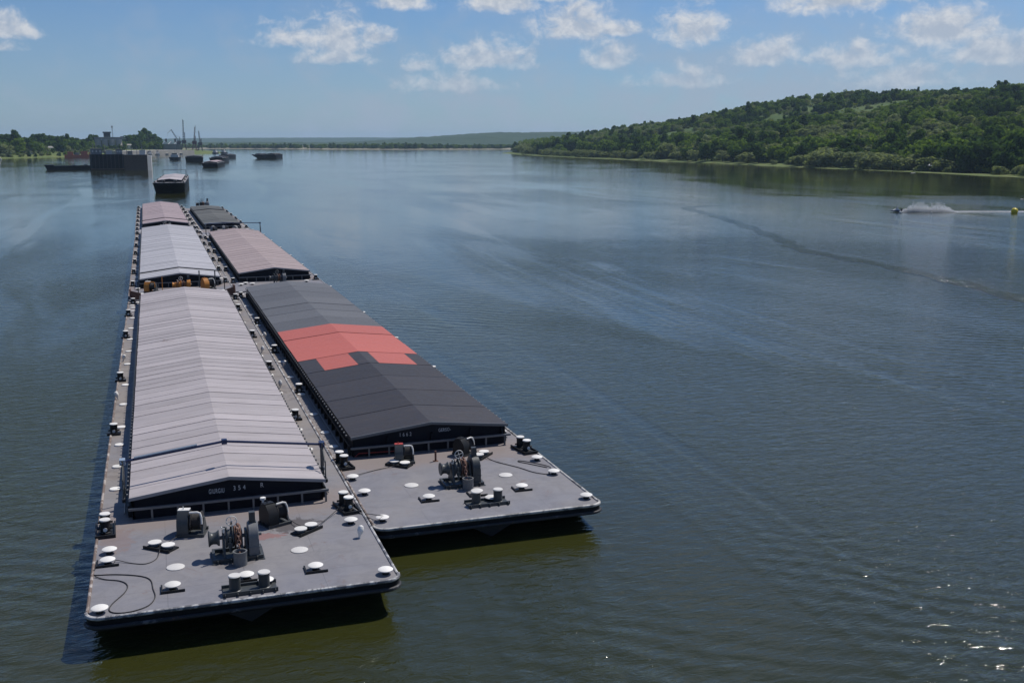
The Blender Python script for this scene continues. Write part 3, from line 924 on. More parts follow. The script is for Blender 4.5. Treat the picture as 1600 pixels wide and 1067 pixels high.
ME['roller_foot'] = MB().box(-.62, .62, -.30, .30, 0, .06).box(-.66, .66, -.34, -.29, 0, .12).mesh('roller_foot', M['black'])
ME['roller_stem'] = MB().lathe([(.15, .05), (.15, .18)], 14).mesh('roller_stem', M['steel'])
ME['roller_cap'] = MB().lathe([(.2, .17), (.265, .19), (.265, .225), (.0, .24)], 20).mesh('roller_cap', M['white'])


def vent(b, x, y, z, bracket=False):
    o = link('deck_vent', ME['vent_stem'], b, (x, y, z))
    link('cap', ME['vent_cap'], o)
    if bracket: link('bracket', ME['bracket'], o)


def cover(b, x, y, z, big=True):
    link('manhole_cover' if big else 'deck_cover', ME['manhole' if big else 'side_cover'], b, (x, y, z + .002), random.uniform(0, 6))


def cowl(b, x, y, z): link('vent_cowl', ME['egg'], b, (x, y, z), rot=(R(14), R(-10), random.uniform(0, 6)))


def bollard(b, x, y, z, foot=True, rz=0.0):
    o = link('bollard', ME['bol_post'], b, (x, y, z + .01), rz)
    link('cap', ME['bol_cap'], o)
    link('pin_end', ME['bol_pin'], o)
    if foot: link('foot', ME['bol_foot'], o, (0, 0, -.008))


def twin_bollard(b, x, y, z, rz=0.0):
    o = link('twin_bollard', ME['twin_foot'], b, (x, y, z + .003), rz)
    for dy in (-.38, .38):
        link('post', ME['bol_post'], o, (0, dy, .05)); link('cap', ME['bol_cap'], o, (0, dy, .05))
    link('pin_end', ME['bol_pin'], o, (0, -.38, .05))


def bow_bollard(b, x, y, z):
    o = link('bow_bollard', ME['bow_foot'], b, (x, y, z + .003))
    for dx in (-.52, .52):
        link('post', ME['bol_post_g'], o, (dx, 0, .045)); link('cap', ME['bol_cap_p'], o, (dx, 0, .045))


def roller(b, p, q, z):
    cx, cy = (p[0] + q[0]) / 2, (p[1] + q[1]) / 2
    rz = math.atan2(q[1] - p[1], q[0] - p[0]); d = math.dist(p, q) / 2
    o = link('roller_fairlead', ME['roller_foot'], b, (cx, cy, z + .003), rz)
    for s in (-d, d):
        link('roller', ME['roller_stem'], o, (s, 0, 0)); link('roller_cap', ME['roller_cap'], o, (s, 0, 0))


def torus_pts(c, R_, n, ax='Y'):
    out = []
    for k in range(n):
        t = 2 * math.pi * k / n
        if ax == 'Y': out.append((c[0] + R_ * math.cos(t), c[1], c[2] + R_ * math.sin(t)))
        elif ax == 'X': out.append((c[0], c[1] + R_ * math.cos(t), c[2] + R_ * math.sin(t)))
        else: out.append((c[0] + R_ * math.cos(t), c[1] + R_ * math.sin(t), c[2]))
    return out


def link_pts(c, u, v, a=.085, bb=.05, n=12):
    """one stadium-shaped chain link around c, long axis u, short axis v"""
    c = Vector(c); u = Vector(u); v = Vector(v)
    return [c + u * (a * math.cos(2 * math.pi * k / n)) + v * (bb * math.sin(2 * math.pi * k / n)) for k in range(n)]


def windlass(b, x, y, z, paint='winch', wheel_paint='white', chain=True, rz=0.0, casing='winch_lt'):
    P, C = M[paint], M[casing]
    base = MB().box(-.95, .95, -.62, -.50, .02, .16).box(-.95, .95, .50, .62, .02, .16).box(-.95, -.85, -.50, .50, .02, .16).box(.85, .95, -.50, .50, .02, .16).box(-1.0, 1.0, -.72, .72, 0, .022)
    for k in range(4): base.box(-.8 + k * .5, -.76 + k * .5, -.74, -.62, .0, .15)
    o = base.build('windlass', M['winch'], b, (x, y, z + .002), rz)
    # bearing stands
    for sx in (-.55, .12, .30):
        MB().prism([(0, -.5, 0), (0, .5, 0), (0, .18, .92), (0, -.18, .92)], (sx, 0, .16), (.09, 0, 0)).build('bearing_stand', P, o)
    MB().cyl((-1.0, 0, .82), (.95, 0, .82), .075, n=12).build('shaft', M['steel'], o)
    MB().lathe([(.30, -1.08), (.32, -1.05), (.25, -.98), (.225, -.90), (.24, -.78), (.31, -.70), (.31, -.66)], 20, c=(0, 0, .82), axis='X').build('warping_drum', P, o)
    MB().lathe([(.40, -.42), (.40, -.36), (.3, -.34), (.3, -.2), (.40, -.18), (.40, -.12)], 22, c=(0, 0, .82), axis='X').build('brake_drum', P, o)
    MB().lathe([(.44, -.08), (.44, -.02), (.31, .0), (.28, .05), (.31, .10), (.44, .12), (.44, .18)][:7], 20, c=(-.02, 0, .82), axis='X').build('chain_wheel', M['rust'], o)
    g = MB()
    g.lathe([(.52, .42), (.55, .45), (.55, .78), (.52, .81)], 22, c=(0, 0, .80), axis='X')
    g.box(.42, .81, -.55, .55, .16, .80)
    g.box(.40, .83, -.57, .57, .46, .50)
    g.build('gear_casing', C, o)
    MB().box(.5, .73, -.1, .13, 1.33, 1.75).box(.47, .76, -.13, .16, 1.32, 1.36).build('motor', M['winch'], o)
    hw = MB().tube(torus_pts((-.18, -.18, 1.52), .2, 20, 'Y'), .018, 6, True)
    for k in range(2):
        t = k * math.pi / 2 + .3
        hw.cyl((-.18 - .2 * math.cos(t), -.18, 1.52 - .2 * math.sin(t)), (-.18 + .2 * math.cos(t), -.18, 1.52 + .2 * math.sin(t)), .013, n=5)
    hw.build('hand_wheel', M[wheel_paint], o)
    MB().cyl((-.18, -.16, 1.52), (-.22, .1, 1.1), .03, n=6).cyl((-.42, -.3, .5), (-.42, -.22, 1.2), .035, n=6).tube([(-.42, -.22, 1.2), (-.46, -.3, 1.34), (-.55, -.34, 1.36)], .03, 6).cyl((-.28, -.45, .35), (-.28, -.4, .95), .05, n=7).box(-.36, -.2, -.5, -.38, .55, .75).build('brake_linkage', P, o)
    MB().tube([(-.5, -.25, 1.1), (-.48, -.32, 1.3), (-.6, -.36, 1.38)], .03, 6).build('brake_lever', M[wheel_paint], o)
    if chain:
        c = MB()
        path = [(.04, .1, 1.27), (.04, -.05, 1.29), (.04, -.2, 1.25), (.04, -.33, 1.16), (.04, -.43, 1.03), (.04, -.5, .89), (.04, -.57, .75), (.04, -.64, .61), (.04, -.71, .48), (.04, -.78, .35), (.04, -.84, .22)]
        for i, p in enumerate(path):
            a = Vector(path[max(0, i - 1)]); d = (Vector(path[min(len(path) - 1, i + 1)]) - a).normalized()
            side = Vector((1, 0, 0)) if i % 2 == 0 else d.cross(Vector((1, 0, 0)))
            c.tube(link_pts(p, d, side, .10, .062), .024, 6, True)
        c.build('anchor_chain', M['chain'], o)
        MB().lathe([(.26, 0), (.26, .52), (.275, .55), (.22, .55), (.21, .08), (.0, .07)], 20, c=(.04, -.95, 0)).build('chain_pipe', M['winch_lt'], o)
    return o


def rope_winch(b, x, y, z, rz=0.0, paint='winch', top='white', frame='white', rope='rope', scale=1.0, mirror=1):
    o = MB().box(-.55, .6, -.5, .5, 0, .03).box(-.55, .6, -.5, -.38, .03, .13).box(-.55, .6, .38, .5, .03, .13).build('rope_winch', M['winch'], b, (x, y, z + .002), rz)
    o.scale = (scale * mirror, scale, scale)
    prof = [(0, -.48, .13), (0, .48, .13), (0, .48, .62), (0, .28, .98), (0, -.16, 1.02), (0, -.42, .72), (0, -.48, .5)]
    MB().prism(prof, (-.5, 0, 0), (.46, 0, 0)).build('gear_housing', M[paint], o)
    MB().box(-.505, -.035, -.1, .22, 1.022, 1.05).cyl((-.3, .05, 1.05), (-.3, .05, 1.16), .025, n=6).build('housing_top', M[top], o)
    pr = [(.40, .0), (.40, .04)]
    for k in range(7):
        pr += [(.285, .055 + k * .05), (.31, .08 + k * .05)]
    pr += [(.285, .41), (.40, .42), (.40, .46)]
    MB().lathe(pr, 22, c=(0, 0, .56), axis='X').build('rope_drum', M[rope], o)
    MB().prism([(0, -.4, .13), (0, .4, .13), (0, .12, .72), (0, -.12, .72)], (.48, 0, 0), (.07, 0, 0)).build('bearing_stand', M['winch'], o)
    MB().tube([(.0, -.22, .98), (.32, -.24, 1.0), (.44, -.26, .96), (.49, -.3, .8), (.5, -.34, .52)], .045, 8).build('guard_bar', M[frame], o)
    return o


def letters(parent, text, x, y, z, size, width, mat=None, tilt=R(90)):
    cu = bpy.data.curves.new('lettering', 'FONT')
    cu.body = text; cu.size = size; cu.align_x = 'CENTER'; cu.extrude = 0.006; cu.space_character = 1.12
    ob = bpy.data.objects.new('lettering', cu)
    col.objects.link(ob)
    dg = bpy.context.evaluated_depsgraph_get()
    me = bpy.data.meshes.new_from_object(ob.evaluated_get(dg))
    bpy.data.objects.remove(ob)
    me.materials.clear(); me.materials.append(mat or M['letter'])
    xs = [v.co.x for v in me.vertices]
    return link('lettering', me, parent, (x, y, z), rot=(tilt, 0, 0), scale=(width / (max(xs) - min(xs)), 1, 1))


# ------------------------------------------------------------------ barge hulls
def outline(W, L, y0=0.0, rc=0.55, stern=0.3):
    h = W / 2
    p = []
    for k in range(6):
        t = math.pi / 2 * k / 5
        p.append((-h + rc - rc * math.cos(t), y0 + rc - rc * math.sin(t)))
    for k in range(6):
        t = math.pi / 2 * k / 5
        p.append((h - rc + rc * math.sin(t), y0 + rc - rc * math.cos(t)))
    p += [(h, L - stern), (h - stern, L), (-h + stern, L), (-h, L - stern)]
    return p


def barge(label, cx, yb, L, W, zd, rot, yh0, yh1, half, eave, apex, roof, group, style='ribbed', pitch=1.32, wall='navy', posts=True, deck='deck', head=0.42, gun='gun', roof_far=None):
    b = empty('cargo_barge', (cx, yb, 0), rot)
    tag(b, label, 'barge', group)
    o = outline(W, L)
    rake = 2.2 + 2.6 * (zd + .6)
    bot = []
    for x, y in o: bot.append((x * (0.93 if y < 1 else 1), y + (rake if y < 1 else (0 if y < L - 2 else -1.2)), -1.0))
    MB().loft([[(x, y, zd) for x, y in o], [(x, y, zd - head) for x, y in o], [(x * .99, y + (0.25 if y < 1 else 0), zd - head - .06) for x, y in o], bot]).build('hull', M['hull'], b)
    inner = outline(W - .16, L - .08, .08, .5)
    MB().loft([[(x, y, zd - .05) for x, y in inner], [(x, y, zd + .004) for x, y in inner]]).build('deck', M[deck], b)
    # headlog fendering and gunwale bars
    i0 = [(x, y) for x, y in o[:12]]
    MB().tube([(x * 1.006, y - .04, zd - .30) for x, y in i0], .07, 8).build('fender_bar', M['gun_dk'], b)
    MB().tube([(x, y + .03, zd + .012) for x, y in i0], .075, 8).build('bow_gunwale', M[gun], b)
    for s in (-1, 1):
        MB().tube([(s * (W / 2 - .03), .6, zd + .01), (s * (W / 2 - .03), L * .5, zd + .01), (s * (W / 2 - .03), L - .5, zd + .01)], .06, 8).build('side_gunwale', M['gun_rust' if s < 0 else gun], b)
        MB().tube([(s * (W / 2 + .02), 3.0, zd - .35), (s * (W / 2 + .02), L - 1, zd - .35)], .06, 6).build('rubbing_bar', M['hull'], b)
    # anchor pocket under the bow
    MB().add([(-.95, .16, zd - .40), (.95, .16, zd - .40), (0.02, .32, zd - .98), (-.95, 1.3, zd - .45), (.95, 1.3, zd - .45), (0, 1.4, zd - 1.0)], [(0, 1, 2), (3, 5, 4), (0, 2, 5, 3), (1, 4, 5, 2), (0, 3, 4, 1)]).build('anchor_pocket', M['gun_dk'], b)
    # hatch: coaming walls under a gabled cover
    e, a = zd + eave, zd + apex
    co = MB()
    co.box(-half + .1, -half + .18, yh0 + .12, yh1 - .1, zd, e - .02).box(half - .18, half - .1, yh0 + .12, yh1 - .1, zd, e - .02)
    for yy_ in (yh0 + .12, yh1 - .18):
        co.prism([(-half + .1, 0, zd), (half - .1, 0, zd), (half - .1, 0, e - .06), (0, 0, a - .07), (-half + .1, 0, e - .06)], (0, yy_, 0), (0, .08, 0))
    c = co.build('hatch_coaming', M[wall], b, smooth=0)
    tr = MB()
    for s in (-1, 1):
        tr.box(s * (half + .02) - .03, s * (half + .02) + .03, yh0 + .3, yh1 - .3, zd + .48, zd + .56)
        k = yh0 + .5
        while k < yh1 - .5:
            tr.box(s * (half + .0) - .10, s * (half + .0) + .08, k - .05, k + .05, zd + .02, zd + .50)
            k += 1.32
    tag(tr.build('stay_row', M['black'], c), kind='stuff')
    for s in (-1, 1):
        MB().tube([(s * (half + .24), yh0 + .8, zd + .10), (s * (half + .24), yh1 - .8, zd + .10)], .035, 6).build('deck_pipe', M['steel'], b)
        lk = MB()
        k = yh0 + .9
        while k < yh1 - .6:
            lk.cyl((s * (half + .06), k, e - .10), (s * (half + .13), k, e - .10), .06, n=8); k += .66
        tag(lk.build('roller_row', M['steel'], c), kind='stuff')
    if posts:
        zr = zd + .55
        MB().box(-half - .05, half + .12, yh0 - .22, yh0 - .10, zr - .05, zr + .05).build('front_rail', M['steel'] if posts == 'box' else M['winch_lt'], c)
        k = -half + .9
        while k < half:
            MB().box(k - .04, k + .04, yh0 - .20, yh0 - .12, zd + .004, zr - .05).build('rail_post', M['winch_lt'], c); k += 1.07
    # cover
    cov = MB()
    yy_ = yh0 + .06
    cov.prism([(-half + .06, 0, e - .05), (0, 0, a - .05), (half - .06, 0, e - .05), (0, 0, a - .14)], (0, yh0 + .05, 0), (0, yh1 - yh0 - .1, 0))
    hc = cov.build('hatch_cover', M['under'], b, smooth=0)
    th = .045

    def section(xa, xb):
        """top outline of the cover between two x positions"""
        zt = lambda x: e + (a - e) * (1 - abs(x) / half)
        xs = [xa] + ([0.0] if xa < 0 < xb else []) + [xb]
        return [(x, zt(x)) for x in xs]

    def panel_mesh(length, xa, xb, rib, mat):
        mb = MB()
        s = section(xa, xb)
        poly = [(x, 0, z) for x, z in s] + [(x, 0, z - th) for x, z in reversed(s)]
        mb.prism(poly, (0, 0, 0), (0, length, 0))
        if rib:
            poly = [(x, 0, z + .016) for x, z in s] + [(x, 0, z + .001) for x, z in reversed(s)]
            mb.prism(poly, (0, .0, 0), (0, .07, 0))
        return mb.mesh('roof_panel', mat, 0)
    if style == 'ribbed':
        n = max(1, round((yh1 - yh0) / pitch)); pt = (yh1 - yh0) / n
        pm = panel_mesh(pt - .008, -half, half, True, M[roof])
        for k in range(n):
            p = link('roof_panel', pm, hc, (random.uniform(-.008, .008), yh0 + k * pt, random.uniform(-.010, .012)))
            p.rotation_euler = (random.uniform(-.003, .003), 0, 0)
    else:
        n = 15; pt = (yh1 - yh0) / n
        wide = {r: panel_mesh(pt - .09, -half, half, False, M[r]) for r in ('roof_blk', 'roof_gry', 'roof_red')}
        for k in range(n):
            if k == 4:
                for xa, xb, r in ((-1, -.71, 'roof_blk'), (-.71, -.18, 'roof_red'), (-.18, .15, 'roof_blk'), (.15, .77, 'roof_red'), (.77, 1, 'roof_blk')):
                    link('roof_panel', panel_mesh(pt - .09, xa * half + .004, xb * half - .004, False, M[r]), hc, (0, yh0 + k * pt, 0))
            else:
                r = 'roof_blk' if k < 4 else ('roof_red' if k < 8 else 'roof_gry')
                p = link('roof_panel', wide[r], hc, (0, yh0 + k * pt, random.uniform(-.012, .012)))
                p.rotation_euler = (random.uniform(-.003, .003), 0, 0)
    g = MB()
    s = section(-half - .02, half + .02)
    g.prism([(x, 0, z + .045) for x, z in s] + [(x, 0, z - .10) for x, z in reversed(s)], (0, yh0 - .055, 0), (0, .05, 0))
    g.build('edge_trim', M['trim'] if style == 'ribbed' else M['winch_lt'], hc, smooth=0)
    return b, c


# near left: 354
A, Ac = barge('nearest left barge, pale grey ribbed hatch roof, lettered 354 on its front', 2.45, 36.6, 77.6, 11.0, 1.30, 0.0, 9.85, 75.8, 4.2, .98, 1.53, 'roof_a', 'barges moored in two lines', deck='deck_oil')
z = 1.304
for p in ((-2.61, 1.83), (2.6, 1.97), (.02, 1.93)): vent(A, *p, z, True)
for p in ((.66, 1.2), (-5.05, .55), (5.05, .72), (-4.92, 6.2), (-4.95, 5.1), (4.76, 6.5)): vent(A, *p, z, p == (-4.95, 5.1))
for p in ((-2.47, 3.9), (2.27, 4.14)): cover(A, *p, z)
roller(A, (-3.21, 6.34), (-2.7, 5.88), z); roller(A, (2.57, 6.0), (3.05, 6.38), z)
cowl(A, 4.78, 4.7, z)
twin_bollard(A, -5.17, 8.9, z, R(2)); twin_bollard(A, 4.9, 8.5, z, R(8))
bow_bollard(A, .05, .84, z)
windlass(A, -.12, 4.35, z)
rope_winch(A, -1.75, 7.45, z, R(-14), 'winch', 'white', 'white')  # shaded casing front and brighter top are put into the paint colours
rope_winch(A, 1.65, 7.5, z, R(24), 'black', 'black', 'white', 'rope', .95)
MB().lathe([(.05, 0), (.05, .95), (.12, .97), (.12, 1.06), (0, 1.09)], 10).build('deck_lamp', M['white'], A, (1.25, 8.0, z))
for y in (24.8, 38.95, 56.0, 67.9): bollard(A, -5.3, y, z, True)
for y in (24.8, 39.5, 52.9, 68.1): bollard(A, 4.72, y, z, True)
for y in (14.5, 18.2, 22.3, 26.1, 31.7, 37.4, 44.5, 49.6, 55.0, 60.5, 66.3, 70.8): cover(A, -4.95, y, z, False); cover(A, 4.55, y, z, False)
for y in (33.3, 45.9): cowl(A, -5.3, y, z); cowl(A, 4.8, y, z)
for p in ((-4.6, 76.6), (-3.4, 76.7), (4.6, 76.6), (4.9, 74.4), (-5.0, 73.0), (-5.1, 74.6)): cover(A, *p, z, False)
bollard(A, -5.0, 75.6, z); bollard(A, 5.0, 75.6, z)
letters(Ac, 'GIURGIU', -.56, 9.85 + .115, 2.12, .30, .66)
letters(Ac, '3 5 4', .42, 9.85 + .115, 2.17, .30, .52)
letters(Ac, 'R', 1.40, 9.85 + .115, 2.19, .30, .13)

# near right: 1662
D, Dc = barge('nearest right barge, black and red sectioned hatch roof, lettered 1662 on its front', 13.38, 42.35, 76.6, 10.5, 1.10, 0.004, 10.9, 72.9, 4.3, 1.08, 1.56, 'roof_blk', 'barges moored in two lines', style='plated', gun='gun_worn', head=.40)
z = 1.104
for p in ((-2.39, 5.5), (2.41, 5.55)): cover(D, *p, z)
for p in ((-2.11, 3.22), (2.47, 3.3), (.22, 3.25)): vent(D, *p, z, True)
for p in ((.57, 2.15), (-4.72, 1.15), (4.85, 1.05), (-4.78, 4.93), (-4.9, 7.3), (4.75, 7.42), (4.74, 4.94)): vent(D, *p, z)
roller(D, (-2.43, 9.05), (-1.98, 8.62), z); roller(D, (2.01, 8.77), (2.42, 9.19), z)
bow_bollard(D, .28, 1.85, z)
twin_bollard(D, -5.0, 9.8, z, R(8)); twin_bollard(D, 4.72, 9.45, z, R(8))
windlass(D, .0, 5.05, z, casing='winch')
rope_winch(D, -1.85, 9.4, z, R(-10), 'winch', 'redpaint', 'white', scale=.92)
rope_winch(D, 1.5, 9.75, z, R(30), 'black', 'black', 'white', scale=.88)
MB().cyl((0, 0, 0), (0, 0, .55), .055, n=8).box(-.12, .12, -.12, .12, 0, .02).build('deck_post', M['rust'], D, (-.27, 8.98, z))
for y in (26.7, 41.0, 54.8, 72.4): bollard(D, -4.9, y, z)
for y in (29.2, 41.2, 55.1, 74.3): bollard(D, 4.85, y, z)
for y in (13.2, 16.2, 20.5, 26, 31.4, 37.0, 42.5, 48.9, 54, 60.2, 66.1): cover(D, -4.85, y, z, False); cover(D, 4.75, y, z, False)
for y in (35.2, 47.5): cowl(D, -4.9, y, z)
for p in ((-4.6, 74.6), (-4.0, 75.6), (-4.9, 73.6), (-3.4, 74.6), (3.5, 75)): cover(D, *p, z, False)
for xk in (-2.35, .05, 2.2, 4.0): MB().box(xk - .05, xk + .05, 10.9 - .08, 10.9 + .115, 1.1 + .57, 1.1 + 1.02).build('end_stiffener', M['navy'], Dc)
MB().tube([(-4.1, 11.0, 1.12), (-3.9, 10.96, 1.3), (-1.2, 10.94, 1.24)], .03, 6).build('red_waterline_mark', M['redpaint'], Dc)
letters(Dc, '1 6 6 2', -1.38, 10.9 + .115, 2.0, .29, .62)
letters(Dc, 'GERSO-', .78, 10.9 + .115, 2.08, .26, .68)


def side_fittings(b, W, z, ys, half):
    for y in ys:
        bollard(b, -W / 2 + .35, y, z); bollard(b, W / 2 - .5, y, z)
        cover(b, -W / 2 + .7, y + 4, z, False); cover(b, W / 2 - .75, y + 4, z, False)
        cover(b, -W / 2 + .7, y + 8, z, False); cover(b, W / 2 - .75, y + 8, z, False)


# second in the left line, with orange gear on its bow
B, Bc = barge('second barge in the left line, bluish white hatch roof, orange winches on its bow', 2.40, 114.55, 87.6, 11.0, 1.30, 0.0033, 9.7, 85.9, 4.35, 1.0, 1.55, 'roof_b', 'barges moored in two lines', deck='deck', pitch=1.45)
z = 1.304
wl = windlass(B, .1, 5.2, z, 'orange', 'white', False, casing='orange')
rope_winch(B, -3.2, 6.0, z, R(-20), 'orange', 'white', 'orange', scale=1.15); rope_winch(B, 2.8, 6.6, z, R(20), 'orange', 'orange', 'white', scale=1.2)
for s in (-1, 1):
    MB().prism([(0, 0, 0), (0, 3.4, 0), (0, 3.0, .9), (0, .5, 1.1)], (s * 5.25 - .06, .2, z), (.12, 0, 0)).prism([(0, 0, 0), (s * -1.1, 0, 0), (s * -1.0, 0, .7), (0, 0, 1.0)], (s * 5.2, .45, z), (0, .1, 0)).build('bow_bulwark', M['rust'], B)
    MB().cyl((s * 4.5, 5.4, z), (s * 4.5, 5.4, z + 1.3), .05, n=6).build('rope_stanchion', M['black'], B)
for xk in (2.0, 3.7): MB().cyl((xk, 8.6, z), (xk, 8.6, z + 1.9), .07, n=6).build('stanchion', M['winch'], B)
MB().cyl((-2.0, 7.5, z), (-2.0, 7.5, z + 1.5), .04, n=6).build('stanchion', M['orange'], B)
MB().box(-4.6, 4.4, 2.2, 2.35, z + .02, z + .35).build('breakwater_plate', M['winch'], B)
for p in ((-4.6, 8.5), (-4.2, 4), (4.3, 4), (1.2, 3.0), (-1.6, 3.3)): vent(B, *p, z)
side_fittings(B, 11, z, (12, 24, 36, 48, 60, 72, 84), 4.3)

def roof_band(b, zd, half, eave, apex, y0, y1):  # raised black band laid across both roof slopes
    e, a = zd + eave, zd + apex
    MB().prism([(-half - .03, 0, e + .01), (0, 0, a + .01), (half + .03, 0, e + .01), (half + .03, 0, e + .09), (0, 0, a + .09), (-half - .03, 0, e + .09)], (0, y0, 0), (0, y1 - y0, 0)).build('roof_band', M['black'], b, smooth=0)


roof_band(B, 1.3, 4.35, 1.0, 1.55, 15.2, 15.55)
C_, Cc = barge('third barge in the left line, pinkish hatch roof with one pale front section', 2.02, 202.5, 78.5, 11.0, 1.30, 0.006, 7.5, 76.6, 4.15, 1.0, 1.55, 'roof_c', 'barges moored in two lines', pitch=1.5)
roof_band(C_, 1.3, 4.15, 1.0, 1.55, 15.5, 15.95)
windlass(C_, 0, 4.0, 1.304, 'winch', 'white', False)
side_fittings(C_, 11, 1.304, (6, 16, 28, 40, 52, 64, 75), 4.1)

E_, Ec = barge('second barge in the right line, tan ribbed hatch roof', 13.22, 119.4, 73.5, 10.5, 1.10, 0.0045, 8.5, 70.4, 4.15, 1.05, 1.58, 'roof_e', 'barges moored in two lines', pitch=1.3)
windlass(E_, 0, 4.6, 1.104, 'winch', 'steel', False)
for p in ((-4.2, 5.3), (-3.6, 6.4), (-2.9, 5.6), (3.4, 6.2)): vent(E_, *p, 1.104)
side_fittings(E_, 10.5, 1.104, (8.0, 20, 32, 44, 56, 68), 4.1)

F_, Fc = barge('last barge in the right line, dark olive hatch roof', 12.35, 193.4, 84.0, 10.0, 1.10, 0.010, 15.6, 74.0, 3.35, 1.0, 1.3, 'roof_f', 'barges moored in two lines', pitch=4.2)
windlass(F_, .0, 79.0, 1.104, 'black', 'black', False).scale = (1.6, 1.6, 1.5)
side_fittings(F_, 10, 1.104, (5, 17, 29, 41, 53, 65, 79), 3.3)
MB().prism([(-3.4, 0, 2.12), (0, 0, 2.43), (3.4, 0, 2.12), (3.4, 0, 2.22), (0, 0, 2.53), (-3.4, 0, 2.22)], (0, 56.5, 0), (0, .8, 0)).build('roof_beam', M['black'], F_)
for xk in (-2, 0, 2): rope_winch(F_, xk, 9.0, 1.104, .4 * xk, 'steel', 'white', 'steel')


# hatch gantries: portal frames that roll along the coaming
def gantry(label, x, y, half, zbase, zend, zmid, rz=0.0, mat='blue', lt='blue_lt'):
    g = empty('hatch_gantry', (x, y, 0), rz)
    tag(g, label, 'gantry')
    MB().tube([(-half - .05, 0, zend), (0, 0, zmid), (half + .05, 0, zend)], .06, 8).build('beam', M[mat], g)
    MB().tube([(-half + .4, -.01, zend + .14), (-1.2, -.01, zmid - .05)], .05, 6).build('pale_bar', M[lt], g)
    MB().box(-.12, .12, -.12, .12, zmid - .12, zmid + .10).build('ridge_joint', M[mat], g)
    for s in (-1, 1):
        xs = s * (half + .1)
        for dy in (-.28, .28):
            MB().cyl((xs, dy, zbase + .12), (xs, dy, zend + .12), .045, n=8).build('post', M['winch'], g)
        MB().cyl((xs, -.95, zbase + .9), (xs, -.28, zend - .1), .035, n=6).cyl((xs, -1.0, zbase + .1), (xs, -1.0, zbase + 1.0), .03, n=6).cyl((xs, -1.0, zbase + .55), (xs, -.28, zbase + .55), .03, n=6).build('brace', M['winch'], g)
        MB().box(xs - .07, xs + .07, -1.2, .7, zbase + .04, zbase + .16).build('truck_beam', M['black'], g)
        for dy in (-1.0, .5): MB().lathe([(.11, -.05), (.11, .05)], 12, c=(xs, dy, zbase + .06), axis='X').build('wheel', M['steel'], g)
        MB().cyl((xs + s * .05, -.35, zend + .02), (xs + s * .05, .35, zend + .02), .05, n=8).box(xs - .12, xs + .12, -.2, .2, zend - .12, zend + .12).build('corner_joint', M['blue_lt' if s < 0 else mat], g)
    return g


gantry('dark blue hatch gantry over the roof of the nearest left barge', 2.42, 48.55, 4.32, 1.82, 3.36, 3.90)
gantry('thin blue hatch gantry at the far end of the tan roof', 12.9, 191.0, 4.5, 1.6, 3.4, 3.5)


# ropes lying on the decks
def smooth_path(pts, n=5):
    P = [Vector(p) for p in pts]; out = []
    for i in range(len(P) - 1):
        p0 = P[max(0, i - 1)]; p1 = P[i]; p2 = P[i + 1]; p3 = P[min(len(P) - 1, i + 2)]
        for k in range(n):
            t = k / n
            out.append(0.5 * ((2 * p1) + (p2 - p0) * t + (2 * p0 - 5 * p1 + 4 * p2 - p3) * t * t + (3 * p1 - p0 - 3 * p2 + p3) * t ** 3))
    out.append(P[-1])
    return out


def rope(name, label, pts, ox, oy, zz_, r=.017, mat='rope', grp=None):
    P = [(p[0] + ox, p[1] + oy, (p[2] if len(p) > 2 else 0) + zz_ + r + .004) for p in pts]
    return tag(MB().tube(smooth_path(P), r, 6).build(name, M[mat]), label, 'rope', grp)


ax, ay, dz = 2.45, 36.6, 1.304
rope('steel_cable', 'thin dark cable from the pale left winch, through rollers, to the left deck edge', [(-1.75, 7.6, .35), (-2.12, 7.26, .12), (-2.56, 6.6, .10), (-2.96, 6.03, .10), (-3.15, 5.04), (-3.55, 4.6), (-4.11, 4.85), (-4.62, 5.2, .05), (-4.7, 5.0, .05)], ax, ay, dz)
rope('mooring_rope', 'dark rope looped in a wide curve on the left corner of the front deck', [(-5.38, 4.6, .02), (-5.5, 4.3, .02), (-5.4, 4.05), (-4.63, 3.86), (-3.78, 3.43), (-3.39, 2.92), (-3.3, 2.07), (-3.23, 1.25), (-3.47, .57), (-4.03, .26), (-4.53, .32), (-4.75, .63), (-4.66, 1.16), (-4.28, 2.0), (-4.19, 2.67), (-4.46, 3.17), (-5.0, 3.5), (-5.36, 3.85, .02)], ax, ay, dz, .02)
rope('steel_cable', 'thin cable from the black right winch through rollers to the twin bollard', [(2.0, 7.8, .3), (2.3, 7.5, .1), (2.63, 6.6, .10), (3.2, 6.3, .10), (3.87, 7.28, .05), (4.5, 8.1, .15), (4.8, 8.2, .3)], ax, ay, dz)
rope('mooring_rope', 'dark rope snaking over the right side of the front deck of the 1662 barge', [(2.2, 8.85, .12), (2.5, 8.2), (2.76, 7.61), (3.43, 6.52), (3.9, 5.52), (4.5, 4.97), (4.62, 5.3, .02), (4.95, 6.0, .02), (4.58, 6.82), (3.9, 7.58), (3.75, 7.45), (4.11, 6.98), (4.8, 6.05)], 13.35, 42.35, 1.104, .02)
rope('steel_cable', 'thin cable from the small red-topped winch to a deck vent', [(-1.9, 9.2, .3), (-2.2, 8.8, .12), (-2.64, 8.6, .05), (-3.6, 8.37), (-4.61, 7.75, .05)], 13.35, 42.35, 1.104, .018)
rope('lashing_wire', 'wire lashing the two nearest barges together at the twin bollard', [(7.42, 44.9, .35), (7.8, 44.3, .12), (8.25, 43.9, .10), (8.6, 43.55, .12), (8.75, 43.5, .08)], 0, 0, 1.2, .022, 'rope_lt', 'lashing wires between the barges')
rope('lashing_wire', 'second wire lashing the two nearest barges, just in front of the first', [(7.42, 44.75, .3), (7.9, 44.0, .1), (8.3, 43.2, .06), (8.62, 43.4, .1)], 0, 0, 1.2, .022, 'rope_lt', 'lashing wires between the barges')


